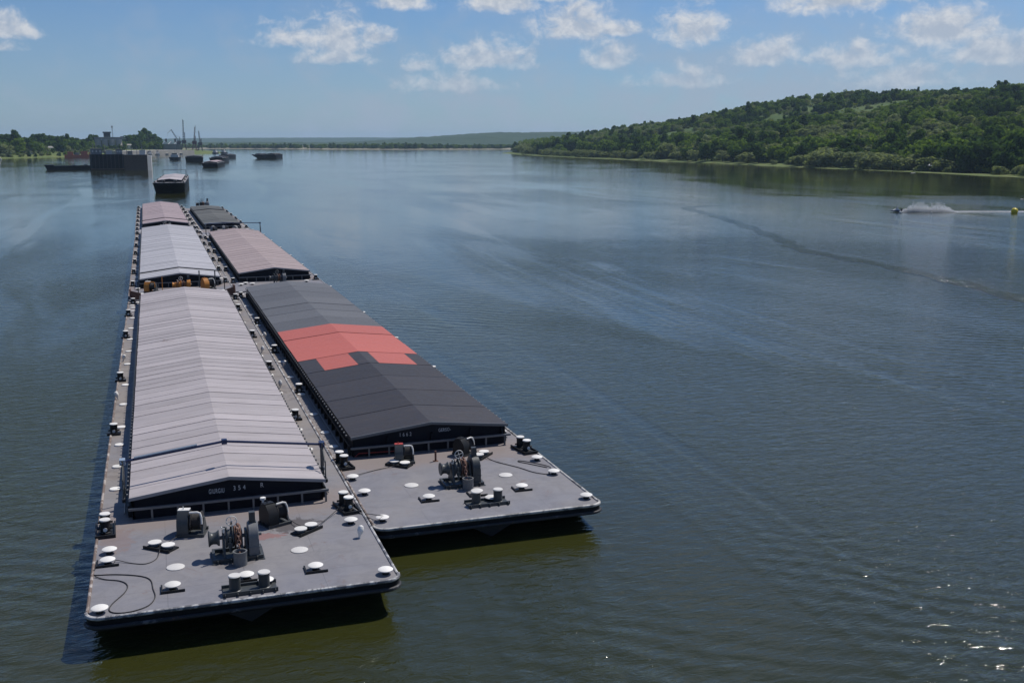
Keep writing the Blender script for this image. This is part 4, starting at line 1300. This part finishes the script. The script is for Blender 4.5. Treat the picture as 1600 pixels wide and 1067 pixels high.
# ------------------------------------------------------------------ barges lying farther off
def small_barge(label, x, y, L, W, zd, rot, roof, hatch=True, group='barges anchored farther up the river'):
    b, c = barge(label, x, y, L, W, zd, rot, 6.0, L - 6, W / 2 - 1.2, .7, 1.15, roof, group, pitch=(L - 12) / 6, posts=False)
    for yy_ in (2.5, L * .35, L * .7, L - 2.5):
        bollard(b, -W / 2 + .5, yy_, zd + .004); bollard(b, W / 2 - .5, yy_, zd + .004)
    return b


G_ = small_barge('empty high-riding barge with pale roof lying beyond the moored lines', 5.3, 381.5, 77, 10.4, 3.7, -0.050, 'roof_a')
rope_winch(G_, -2, 3.2, 3.704); rope_winch(G_, 2, 3.2, 3.704)
gr = MB()
for s in (-1, 1): gr.cyl((s * 4.3, 66, 4.4), (s * 4.3, 66, 6.4), .08, n=6)
gr.cyl((-4.3, 66, 6.4), (4.3, 66, 6.4), .08, n=6); gr.build('roof_gantry', M['winch'], G_)
small_barge('barge with pink roof seen from its corner, far up the river', 38.0, 768, 72, 10.5, 3.0, -0.135, 'roof_c')
small_barge('dark barge left of the pink-roofed barge, lying behind it', 36.0, 985, 60, 15, 4.2, -0.05, 'roof_f')
small_barge('dark barge directly behind the pink-roofed barge', 52.0, 940, 65, 11, 4.0, -0.15, 'roof_blk')
small_barge('small dark barge right of and behind the pink-roofed barge', 73.0, 1180, 50, 9, 3.6, -0.25, 'roof_blk')
small_barge('left one of the two dark barges in midstream', 105.0, 1165, 26, 9.5, 4.2, -0.6, 'roof_blk')
small_barge('right one of the two dark barges in midstream', 119.5, 1160, 45, 10.5, 4.4, -0.30, 'roof_f')


def workboat(name, label, x, y, L, W, H, rot, hullm, cabm, group=None, mast=4.0):
    b = empty(name, (x, y, 0), rot)
    tag(b, label, 'boat', group)
    h = W / 2
    top = [(-h, L), (h, L), (h, L * .35), (h * .8, L * .15), (0, 0), (-h * .8, L * .15), (-h, L * .35)]
    MB().loft([[(x_, y_, H) for x_, y_ in top], [(x_ * .8, L * .08 + y_ * .9, -.5) for x_, y_ in top]]).build('hull', hullm, b)
    MB().box(-h * .65, h * .65, L * .35, L * .8, H, H + 2.2).box(-h * .72, h * .72, L * .33, L * .82, H + 2.2, H + 2.35).build('cabin', cabm, b)
    MB().box(-h * .5, h * .5, L * .40, L * .60, H + 2.35, H + 4.0).box(-h * .56, h * .56, L * .38, L * .62, H + 4.0, H + 4.12).build('wheelhouse', cabm, b)
    MB().box(-h * .45, h * .45, L * .395, L * .40, H + 2.9, H + 3.7).build('window', M['glass'], b)
    MB().cyl((0, L * .6, H + 4), (0, L * .6, H + 4 + mast), .1, .05, n=6).build('mast', M['winch'], b)
    return b


M['glass'] = plain('dark_glass', (0.02, 0.025, 0.03), 0.1, var=.1)
M['concrete'] = plain('concrete_pale', (0.34, 0.32, 0.28), 0.85, var=.2, scale=.1)
M['grey_wall'] = plain('grey_cladding', (0.22, 0.22, 0.22), 0.8, var=.2, scale=.1)
M['dark_grey'] = plain('dark_cladding', (0.07, 0.07, 0.075), 0.8, var=.3, scale=.2)
M['brown'] = plain('brown_rusty_plate', (0.13, 0.085, 0.06), 0.75, var=.4, scale=.2, rust=.4)
M['red_barge'] = plain('red_lead_paint', (0.5, 0.13, 0.06), 0.7, var=.3, scale=.3)
M['crane'] = plain('crane_steel', (0.09, 0.085, 0.085), 0.6, var=.3, scale=.3)
M['crane_red'] = plain('crane_faded_red', (0.14, 0.06, 0.06), 0.6, var=.3, scale=.3)
M['roofwhite'] = plain('white_roof_sheet', (0.7, 0.7, 0.68), 0.6, var=.08)
workboat('tugboat', 'small dark tug with white cabin left of the anchored barges', bearing_x(270, 1108), 1100, 20, 11, 2.6, -.1, M['hull'], M['white_dull'])
workboat('motor_boat', 'white boat cut by the left edge of the river', bearing_x(0, 1150), 1150, 9, 5, 1.4, .9, M['white'], M['white'])
for k, (px, Y) in enumerate(((262, 1610), (272, 1640), (282, 1660), (246, 1585), (233, 1565), (220, 1545), (331, 1690), (343, 1720))):
    nm = ['white motor boat moored along the quay', 'grey workboat moored off the crane quay'][k > 5]
    if k < 6: Y = 1453 + 1.57 * (px - 188)
    workboat('moored_boat', nm, bearing_x(px, Y), Y - 25, 14, 7, 1.8, .8 - .2 * k, M['dark_grey'] if k > 5 else M['white_dull'], M['white_dull'], ['boats moored along the quay', 'boats moored off the cranes'][k > 5], 6)

# floating dock and pontoons off the left bank
dk = empty('floating_dock', (bearing_x(167, 722), 722, 0), R(6))
tag(dk, 'black floating dock wall with deckhouses and masts off the left bank', 'dock')
MB().box(-10.6, 10.0, -4, 4, -1, 9.6).build('wing_wall', M['hull'], dk)
for k in range(9): MB().box(-10.3 + k * 2.3, -9.9 + k * 2.3, -4.35, -4.0, 1.0, 9.4).build('fender_rib', M['dark_grey'], dk)
MB().box(-10.8, 10.2, -4.5, -4.0, .3, 1.0).build('rubbing_strake', M['brown'], dk)
MB().prism([(10.0, -4.1, -.9), (13.4, -2.4, -.9), (13.4, 4.1, -.9), (10, 4.1, -.9)], (0, 0, 0), (0, 0, 10.2)).build('end_face', M['white_dull'], dk)
MB().box(-10.6, 10, -4.1, -3.9, 9.6, 9.75).box(-10.6, 10, -4.05, -3.98, 10.6, 10.68).box(-10.6, -10.5, -4.05, -3.95, 9.6, 10.68).box(9.9, 10, -4.05, -3.95, 9.6, 10.68).build('handrail', M['winch_lt'], dk)
for x0, x1, h in ((-10, -3.5, 3.4), (-1, 2.5, 2.4), (5, 8.5, 3.0)):
    hs = MB().box(x0, x1, -2.5, 2.5, 9.6, 9.6 + h).box(x0 - .3, x1 + .3, -2.8, 2.8, 9.6 + h, 9.85 + h).build('deckhouse', M['white_dull' if x0 == -1 else 'grey_wall'], dk)
    for k in range(3):
        xk = x0 + (x1 - x0) * (k + .5) / 3
        MB().box(xk - .4, xk + .4, -2.56, -2.5, 9.6 + h * .4, 9.6 + h * .78).build('window', M['white_dull'], hs)
for xk, h in ((-8.5, 7), (-6.8, 7.5), (-1.8, 7.0), (6.5, 4)): MB().cyl((xk, -1, 9.6), (xk, -1, 9.6 + h), .22, .14, n=6).build('mast', M['grey_wall'], dk)
d2 = empty('floating_dock', (bearing_x(213, 700), 700, 0), R(-3))
tag(d2, 'brown floating dock wall with pale end right of the black dock wall', 'dock')
MB().box(-7.6, 6, -4, 4, -1, 9.4).build('wing_wall', M['brown'], d2)
MB().prism([(6, -4.1, -.9), (8.2, -2.0, -.9), (8.2, 4, -.9), (6, 4, -.9)], (0, 0, 0), (0, 0, 10.0)).build('end_face', M['white_dull'], d2)
MB().box(-7.8, 6.2, -4.2, 4.2, 9.4, 9.7).build('top_deck', M['grey_wall'], d2)
for x0, x1, h in ((-5.5, -2.5, 2.2), (1.5, 5, 2.8)): MB().box(x0, x1, -2, 2, 9.7, 9.7 + h).build('deckhouse', M['white_dull' if x0 > 0 else 'grey_wall'], d2)
for xk, h in ((-6, 5), (-3, 4), (0, 4.5), (3, 6.5)): MB().cyl((xk, -1, 9.7), (xk, -1, 9.7 + h), .2, .12, n=6).build('mast', M['grey_wall'], d2)
pn = empty('pontoon', (bearing_x(118, 735), 735, 0), R(7))
tag(pn, 'long low black pontoon in front of the black dock wall', 'pontoon')
MB().loft([[(-19, -4, 2.6), (31, -4, 2.6), (31, 5, 2.6), (-19, 5, 2.6)], [(-17.5, -3.8, -.6), (31, -3.8, -.6), (31, 4.8, -.6), (-17.5, 4.8, -.6)]]).box(-19.2, -14, -3.5, 4.5, 2.6, 3.2).build('hull', M['hull'], pn)
for xk in (-3, 4, 9, 17, 24): MB().box(xk, xk + 1.8, -3.2, -1.6, 2.6, 3.3 + .2 * (xk % 3)).build('deck_gear', M['grey_wall'], pn)
rb = empty('red_pontoon', (bearing_x(122, 1290), 1290, 0), R(4))
tag(rb, 'rust red work pontoon with clutter moored behind the docks', 'pontoon')
MB().box(-15, 13, -4, 4, -.5, 3.2).build('hull', M['red_barge'], rb)
for xk, wd, h, mt in ((-12, 6, 3, 'red_barge'), (-4, 4, 2.2, 'grey_wall'), (2, 7, 3.6, 'red_barge'), (10, 2.5, 2.4, 'orange')): MB().box(xk, xk + wd, -3, 2, 3.2, 3.2 + h).box(xk - .2, xk + wd + .2, -3.2, 2.2, 3.2 + h, 3.4 + h).build('shed', M[mt], rb)
for xk in (-6, 0.5): MB().cyl((xk, 0, 3.2), (xk, 0, 10.5), .25, .15, n=6).build('mast', M['grey_wall'], rb)

# quay, silo, sheds and cranes of the port
q0 = MB()
front = [(-34, 1450), (10, 1528), (60, 1612)]
q0.prism([(x_, y_, 0) for x_, y_ in front] + [(x_ - 48, y_ + 27, 0) for x_, y_ in reversed(front)], (0, 0, -1), (0, 0, 7.0))
tag(q0.build('quay', M['concrete'], smooth=0), kind='structure')
si = empty('grain_silo', (bearing_x(170, 1590), 1590, 1.0), R(5))
tag(si, 'grey grain silo with head house rising above the left bank trees', 'silo')
for xk in (-14, -5, 4, 13):
    MB().lathe([(4.3, -2), (4.3, 19), (4.0, 19.6)], 18, c=(xk, 0, 0)).build('silo_cylinder', M['concrete'], si)
MB().box(-18.5, 18.5, -3, 3, 19.7, 22.8).box(15.5, 19.5, -3.6, 3.6, 20, 24).build('conveyor_gallery', M['grey_wall'], si)
MB().box(-6, 2.5, -4, 4, 22.9, 29.0).box(-7, 3.5, -4.6, 4.6, 28.2, 30).build('head_house', M['dark_grey'], si)
for k in range(3): MB().box(-5 + k * 2.4, -3.8 + k * 2.4, -4.08, -4.0, 25, 27).build('window', M['glass'], si)
am = empty('antenna_mast', (bearing_x(176.5, 1640), 1640, 1.5))
tag(am, 'thin lattice antenna mast right of the silo head house', 'mast')
ms = MB()
for a in range(3):
    t = a * 2.094
    ms.cyl((1.0 * math.cos(t), 1.0 * math.sin(t), -1), (.4 * math.cos(t), .4 * math.sin(t), 39), .14, n=5)
for k in range(14):
    r0 = 1.0 - .6 * k / 14
    for a in range(3):
        t = a * 2.094; t2 = t + 2.094
        ms.cyl((r0 * math.cos(t), r0 * math.sin(t), k * 2.8), (r0 * math.cos(t2), r0 * math.sin(t2), k * 2.8 + 2.8), .08, n=4)
ms.build('lattice', M['grey_wall'], am)
MB().box(-1.2, 1.2, -1.2, 1.2, 35, 35.3).lathe([(1.1, 36), (1.2, 37.5), (0, 38.2)], 10).build('platform', M['grey_wall'], am)
st = empty('storage_hall', (bearing_x(267, 1690), 1690, 5), R(4))
tag(st, 'storage hall with three white roof peaks beside the cranes', 'hall')
MB().box(-12.5, 13, -8, 8, -2, 9.0).build('wall', M['grey_wall'], st)
for k in range(3):
    x0 = -12.8 + k * 8.7
    MB().prism([(x0, 0, 9.05), (x0 + 8.6, 0, 9.05), (x0 + 4.3, 0, 13.0)], (0, -8.4, 0), (0, 16.8, 0)).build('roof_peak', M['roofwhite'], st, smooth=0)
for xk in (-8, 5): MB().box(xk, xk + 2.4, -2, 2, 12, 17).build('vent_tower', M['dark_grey'], st)
for px, Y, lab, w_, h_ in ((78, 1425, 'small cream house on the terrace of the left bank', 7, 4.5), (100, 1450, 'long low pale house right of the cream house', 15, 3.5), (201, 1640, 'white house with hipped roof above the quay', 9, 6), (46.5, 1345, 'tiny white hut at the left beach', 3.5, 2.6)):
    x = bearing_x(px, Y); zg = max(1.0, float(left_h(x, Y)))
    hs = empty('bank_house', (x, Y, zg), .1); tag(hs, lab, 'house')
    MB().box(-w_ / 2, w_ / 2, -3, 3, -1, h_).build('wall', M['white'], hs)
    MB().add([(-w_ / 2 - .4, -3.4, h_ + .01), (w_ / 2 + .4, -3.4, h_ + .01), (w_ / 2 + .4, 3.4, h_ + .01), (-w_ / 2 - .4, 3.4, h_ + .01), (-w_ / 4, 0, h_ + 1.8), (w_ / 4, 0, h_ + 1.8)], [(0, 1, 5, 4), (1, 2, 5), (2, 3, 4, 5), (3, 0, 4), (3, 2, 1, 0)]).build('roof', M['concrete'], hs, smooth=0)
    for s in (-.25, .25): MB().box(s * w_ - .4, s * w_ + .4, -3.06, -3.0, h_ * .35, h_ * .75).build('window', M['glass'], hs)


def lattice(mb, p, q, wid, n, r=.16):
    p = Vector(p); q = Vector(q); d = (q - p).normalized(); a = d.orthogonal().normalized() * wid; b = d.cross(a)
    cs = [a + b, a - b, -a - b, -a + b]
    for c in cs: mb.cyl(p + c, q + c * .6, r, n=4)
    for k in range(n):
        for j in range(4):
            t0, t1 = k / n, (k + 1) / n
            mb.cyl(p.lerp(q, t0) + cs[j] * (1 - .4 * t0), p.lerp(q, t1) + cs[(j + 1) % 4] * (1 - .4 * t1), r * .6, n=4)
    return mb


def crane(label, px, Y, tip, h, cabz, rot, mat, group='harbour cranes', z0=4.0):
    c = empty('harbour_crane', (bearing_x(px, Y), Y, z0), rot)
    tag(c, label, 'crane', group)
    pt = MB()
    for sx in (-1, 1):
        for sy in (-1, 1): pt.cyl((sx * 4, sy * 4, -2), (sx * 1.8, sy * 1.8, cabz - 3), .45, .35, n=6)
    pt.box(-2.3, 2.3, -2.3, 2.3, cabz - 3.2, cabz - 2.2); pt.build('portal', mat, c)
    MB().box(-2.2, 3.4, -1.9, 1.9, cabz - 2.2, cabz + 1.8).box(-3.2, -2.2, -1, 1, cabz - 1.4, cabz + .8).build('machine_house', mat, c)
    lattice(MB(), (-.2, 0, cabz + 1.5), (tip[0], 0, h), .75, 9, .17).build('jib', mat, c)
    ap = (1.8, 0, cabz + (h - cabz) * .42)
    lattice(MB(), (1.5, 0, cabz + 1.8), ap, .6, 4, .15).build('a_frame', mat, c)
    MB().cyl(ap, (tip[0] * .55, 0, cabz + (h - cabz) * .6), .12, n=4).cyl((tip[0], 0, h), (tip[0] - tip[1], 0, h + tip[2]), .28, .2, n=5).cyl((tip[0] - tip[1], 0, h + tip[2]), (tip[0] - tip[1], 0, h - 9), .08, n=4).build('fly_jib', mat, c)
    return c


crane('tall dark harbour crane with upright jib above the white hall', 287, 1640, (.6, .9, 2), 44, 14, 0.1, M['crane'])
crane('harbour crane with raised folded jib left of the tallest crane', 279, 1665, (-9.5, 5.5, -5.5), 31, 13, 0.0, M['crane'])
crane('reddish harbour crane with steep jib right of the tallest crane', 303.5, 1700, (2.2, -.8, 3), 37, 15, 0.2, M['crane_red'], z0=2)
crane('slim dark harbour crane at the outer end of the quay', 312.5, 1720, (-1.2, .5, 1.5), 31, 13, -.2, M['crane'], z0=2)


# ------------------------------------------------------------------ racing boat, spray, buoys, gulls
rt = Vector((math.cos(R(18.577)), -math.sin(R(18.577)), 0)); fw = Vector((math.sin(R(18.577)), math.cos(R(18.577)), 0))
bp = Vector((177.5, 224.0, 0))
rzb = math.atan2(rt.y, rt.x)
sb = empty('race_boat', bp, rzb)
tag(sb, 'small dark racing boat throwing up spray on the right', 'boat')
MB().loft([[(-1.6, -.05, .32), (-1.6, .05, .32), (-1.6, .05, .36), (-1.6, -.05, .36)], [(-.9, -.5, .16), (-.9, .5, .16), (-.9, .5, .42), (-.9, -.5, .42)], [(.2, -.62, .05), (.2, .62, .05), (.2, .6, .5), (.2, -.6, .5)], [(1.3, -.55, .02), (1.3, .55, .02), (1.3, .5, .46), (1.3, -.5, .46)]]).build('hull', M['blue'], sb)
MB().loft([[(-.7, -.3, .42), (-.7, .3, .42), (-.5, .25, .55), (-.5, -.25, .55)], [(.3, -.34, .5), (.3, .34, .5), (.3, .22, .85), (.3, -.22, .85)], [(.9, -.3, .46), (.9, .3, .46), (.85, .2, .62), (.85, -.2, .62)]]).build('cowling', M['white'], sb)
MB().box(1.25, 1.6, -.16, .16, .15, .85).build('outboard_motor', M['black'], sb)
pe = MB()
pe.lathe([(.12, 0), (.2, .12), (.24, .3), (.2, .5), (.11, .58), (.09, .64), (.13, .7), (.15, .8), (.12, .92), (.0, .97)], 12).tube([(0, .2, .47), (-.2, .3, .35), (-.42, .18, .3)], [.075, .065, .05], 7).tube([(0, -.2, .47), (-.2, -.3, .35), (-.42, -.18, .3)], [.075, .065, .05], 7)
po = pe.build('person', plain('race_suit', (.5, .5, .52), .7)); po.location = bp + rt * .35 + Vector((0, 0, .45)); po.rotation_euler = (0, 0, rzb)
tag(po, 'helmeted person in pale clothing crouched in the racing boat', 'person')

M['spray'], _t, _b = new_mat('spray_water')
_t.n.remove(_b)
_d = _t.node('ShaderNodeBsdfDiffuse'); _r = _t.node('ShaderNodeBsdfTranslucent'); _m = _t.node('ShaderNodeMixShader')
_d.inputs[0].default_value = (.96, .97, .98, 1); _r.inputs[0].default_value = (.96, .97, .98, 1); _m.inputs[0].default_value = .6
_t.l.new(_d.outputs[0], _m.inputs[1]); _t.l.new(_r.outputs[0], _m.inputs[2]); _t.l.new(_m.outputs[0], _t.n['Material Output'].inputs[0])
V = []; Fq = []
r_ = np.random.default_rng(3)


def drop(p, s):
    i = len(V)
    for q in ((1, 1, 1), (-1, -1, 1), (-1, 1, -1), (1, -1, -1)):
        V.append((p[0] + q[0] * s, p[1] + q[1] * s, p[2] + q[2] * s))
    Fq.extend([(i, i + 2, i + 1), (i, i + 1, i + 3), (i, i + 3, i + 2), (i + 1, i + 2, i + 3)])


jag = r_.uniform(.55, 1.25, 40)
for k in range(22000):
    u = r_.uniform(0, 1)
    env = 2.3 * (math.exp(-((u - .28) / .17) ** 2) + .95 * math.exp(-((u - .68) / .2) ** 2)) * (1 - u ** 6)
    hgt = env * jag[int(u * 39.9)] * r_.random() ** 2.3 * 1.25
    d = 1.2 + 14.5 * u; side = r_.normal() * (.35 + .4 * u)
    p = bp + rt * d + fw * side
    drop((p.x, p.y, .03 + hgt), r_.uniform(.012, .06) * max(.3, 1 - .5 * hgt / 2.0))
for k in range(9000):
    d = 1 + 62 * r_.random(); side = r_.normal() * (.22 + .012 * d)
    p = bp + rt * d + fw * side
    drop((p.x, p.y, .02 + .12 * r_.random() ** 2), r_.uniform(.04, .10))
me = bpy.data.meshes.new('spray'); me.from_pydata(V, [], Fq); me.materials.append(M['spray'])
tag(link('spray', me), 'white spray and foam streak thrown up behind the racing boat', 'spray', kind='stuff')


def buoy(label, x, y, r, mat, band=None):
    b = empty('buoy', (x, y, 0)); tag(b, label, 'buoy')
    prof = [(r * math.cos(t), r * .55 + r * math.sin(t)) for t in [R(a) for a in range(-80, 90, 10)]] + [(0, r * 1.55)]
    MB().lathe(prof, 18).build('float', mat, b)
    MB().lathe([(r * .16, r * 1.53), (r * .16, r * 1.68), (r * .07, r * 1.72)], 8).build('lifting_eye', M['black'], b)
    if band: MB().lathe([(r * 1.005, r * .42), (r * 1.015, r * .55), (r * 1.005, r * .68)], 18).build('band', band, b)


M['yellow'] = plain('buoy_yellow', (.72, .56, .03), .45, var=.1)
buoy('large yellow ball buoy at the right edge', 202.6, 211.0, .82, M['yellow'], M['yellow'])
buoy('small white ball buoy just in front of the racing boat', 175.3, 219.5, .34, M['white'])
buoy('tiny white ball buoy under the spray', 182.4, 216.8, .22, M['white'])


def gull(label, loc, rz, flap, tilt):
    g = empty('gull', loc, rz); tag(g, label, 'bird', 'gulls in flight over the river')
    MB().lathe([(.01, -.26), (.045, -.2), (.085, -.05), (.09, .05), (.06, .16), (.05, .2), (.052, .24), (.02, .3), (.006, .34)], 12, axis='Y').prism([(-.03, -.24, 0), (.03, -.24, 0), (.075, -.40, 0), (-.075, -.40, 0)], (0, 0, -.008), (0, 0, .016)).build('body', M['white'], g)
    for s in (-1, 1):
        w_ = MB(); z1 = math.sin(flap) * .32; z2 = z1 + math.sin(flap * .4 - .2) * .32
        sec = [(.05, .10, -.08, 0.0), (.36, .15, -.05, z1), (.70, .0, -.10, z2), (.78, -.08, -.11, z2 + .01)]
        rings = []
        for x_, ya, yb_, zc in sec: rings.append([(s * x_, ya, zc), (s * x_, (ya + yb_) / 2, zc + .018), (s * x_, yb_, zc), (s * x_, (ya + yb_) / 2, zc - .01)])
        w_.loft(rings).build('wing', M['white'], g)
    g.rotation_euler = (tilt, .15, rz)


gull('white gull flying with raised wings in front of the right bank', (105.7, 126.6, 14.0), R(60), .9, .1)
gull('white gull gliding low just below the other gull', (104.0, 128.1, 12.9), R(75), .15, 0)
gull('white gull at the right edge above the yellow buoy', (104.4, 107.5, 10.2), R(70), .3, 0)

# the curved wake left on the river by the racing boat
wp = smooth_path([(150, 262, .012), (139, 259, .012), (133, 250, .012), (129, 232, .012), (120, 203, .012), (108, 168, .012), (100, 148, .012), (98, 122, .012), (92, 94, .012), (84, 70, .012), (78, 48, .012)], 8)
vs = []; fs = []
for i, p in enumerate(wp):
    d = (wp[min(i + 1, len(wp) - 1)] - wp[max(i - 1, 0)]).normalized(); nn = Vector((-d.y, d.x, 0))
    wd = (1.5 + .6 * math.sin(i * 1.7)) * min(1, i / 8 + .1, (len(wp) - 1 - i) / 8 + .1)
    vs += [p + nn * wd, p - nn * wd]
    if i: fs.append((2 * i - 2, 2 * i - 1, 2 * i + 1, 2 * i))
tag(MB().add(vs, fs).build('wake', M['wake'], smooth=0), kind='structure')

# ------------------------------------------------------------------ air
hz = MB().box(-14500, 14500, -14500, 14500, -6, 125).build('haze', None or M['white'], smooth=0)
hm = bpy.data.materials.new('river_haze'); hm.use_nodes = True
ht = NT(hm.node_tree)
for n_ in list(ht.n): ht.n.remove(n_)
ho = ht.node('ShaderNodeOutputMaterial'); hv = ht.node('ShaderNodeVolumePrincipled')
hv.inputs['Color'].default_value = (.56, .78, 1.0, 1); hv.inputs['Density'].default_value = 0.62e-4; hv.inputs['Anisotropy'].default_value = .2
ht.l.new(hv.outputs[0], ho.inputs['Volume'])
hz.data.materials.clear(); hz.data.materials.append(hm)
tag(hz, kind='stuff')
